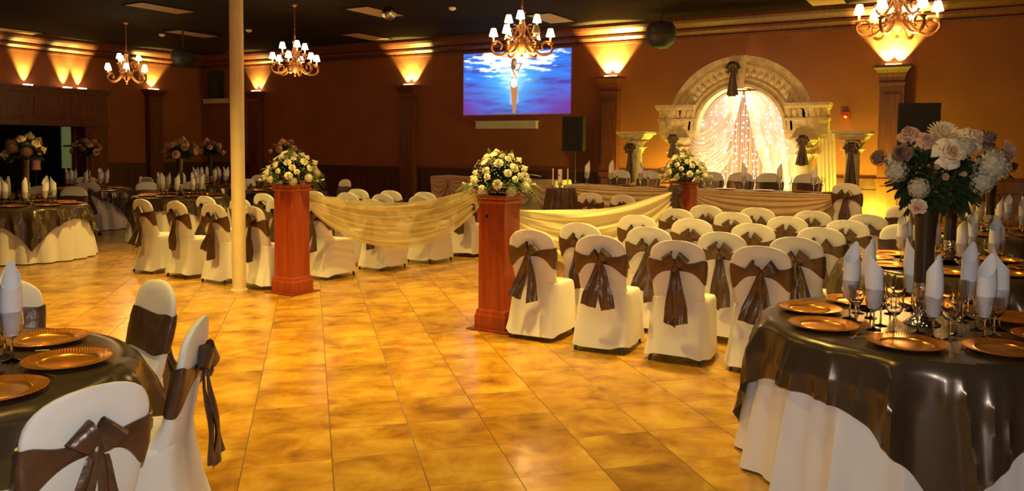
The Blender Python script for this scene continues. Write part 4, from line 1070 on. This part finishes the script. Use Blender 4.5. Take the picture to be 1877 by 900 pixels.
# bows on arch and columns
bow_thing('arch_bow',AX-.10,AY-.24,3.20,.50,'dark brown bow with hanging tails on top of the arch','bow','brown decor bows',0,1.1,.01)
bow_thing('column_bow',-5.27,AY-.33,1.82,.34,'dark brown bow on the left side of the arch above the pedestal flowers','bow','brown decor bows',0,.95,.02)
bow_thing('column_bow',-2.79,AY-.33,1.80,.42,'dark brown bow with short tails on the right side of the arch','bow','brown decor bows',0,.95,.03)
bow_thing('column_bow',-5.88,14.52,1.62,.62,'dark brown bow with long tails on the column left of the arch','bow','brown decor bows',0,1.0,.01)
bow_thing('column_bow',-1.86,14.52,1.66,.75,'dark brown bow with long tails on the column right of the arch','bow','brown decor bows',0,1.0,.02)
# voile inside the arch
def voile(fn,label,m,nu=90,nv=50):
    o=MB().grid(fn,nu,nv).build('arch_voile',m); return tag(o,label,'drape','voile curtains in the arch')
def back(u,v):
    x=-.98+1.96*u; h=.84
    zt=ZS+sqrt(max(0,1-(x/1.0)**2))*.80; z=zt+(.24-zt)*v
    return (AX+x,16.2+.03*sin(u*2*pi*22)+.01*sin(v*6+u*40),z)
def side(sg):
    def fn(u,v):
        # gathered under the keystone, swept out to the column, hanging to the stage
        zt=2.80; z=zt+(.30-zt)*v
        inner=.02+.50*min(1,v*1.25)**1.15; outer=min(.86,.10+1.5*v**.55) if z>ZS else .86+.20*min(1,(ZS-z)/.3)
        if z>ZS: outer=min(sqrt(max(.0,.82**2-(z-ZS)**2))+.02,.84)
        if v>.45: inner=inner+.18*sin((v-.45)*2.2)
        x=inner+(outer-inner)*u
        fold=sin(u*2*pi*4+v*3)+.25*sin(u*2*pi*9-v*5)
        sag=.06*sin(u*pi)*v
        return (AX+sg*x,AY+.20-.035*fold*(.25+v*.8)*(.6)-.10*sin(pi*v)*.5,z-sag)
    return fn
voile(back,'pleated pale voile curtain hanging behind the fairy lights',M['backvoile'],200,20)
voile(side(-1),'left voile curtain swept aside from the keystone',M['archsheer'])
voile(side(1),'right voile curtain swept aside from the keystone',M['archsheer'])
def swagf(k):
    def fn(u,v):
        c=4*u*(1-u); x=-1.02+.86*u; za=1.98-.30*k; zb=2.45-.38*k
        z=za+(zb-za)*u**1.4-(.10+.24*v)*c**.8-.14*v
        return (AX+x,AY+.02-.04*sin(v*2*pi*4+u*3)-.05*c,z)
    return fn
for k in range(3):
    o=MB().grid(swagf(k),40,30).build('voile_swag',M['archsheer']); tag(o,'%s looped voile swag on the left side of the arch'%['top','middle','lowest'][k],'swag','looped voile swags')
def rightdrape(u,v):
    x=-2.62+.34*u+.10*v; z=2.02+(.26-2.02)*v; return (x,AY-.02-.035*sin(u*2*pi*5+v)-.05*u,z)
voile(rightdrape,'yellow lit voile panel hanging outside the right arch column',M['archsheer'],50,30)
# fairy lights
rnd=random.Random(4); BULB=None
for s in range(17):
    x=AX-.86+1.72*s/16; zt=ZS+sqrt(max(0,.82**2-(x-AX)**2)) ; zt=min(zt,2.78)
    fr=empty('fairy_light_string',(x,AY+.12 if s%2 else AY+.30,zt))
    tag(fr,'vertical string of white fairy lights in the arch, %s from the left'%(['first','second','third','fourth','fifth','sixth','seventh','eighth','ninth','tenth','eleventh','twelfth','thirteenth','fourteenth','fifteenth','sixteenth','seventeenth'][s]),'fairy lights','fairy light strings in the arch')
    L=zt-.55; pts=[]
    n=int(L/.125)
    MB().tube([(.01*sin(k*1.3),.01*cos(k*1.7),-L*k/20) for k in range(21)],.0015,4).build('cord',M['wire'],fr,False)
    for k in range(n):
        px=rnd.uniform(-.035,.035); py=rnd.uniform(-.03,.0); pz=-.06-k*.125-rnd.uniform(0,.07)
        if BULB is None:
            o=MB().lathe([(0,-.015),(.011,-.010),(.0155,0),(.011,.010),(0,.015)],8,cap0=False,cap1=False).build('bulb',M['bulb'],fr); BULB=o.data
        else: o=bpy.data.objects.new('bulb',BULB); COL.objects.link(o); o.parent=fr
        o.location=(px,py,pz)
        sc_=rnd.uniform(.6,1.25); o.scale=(sc_,)*3
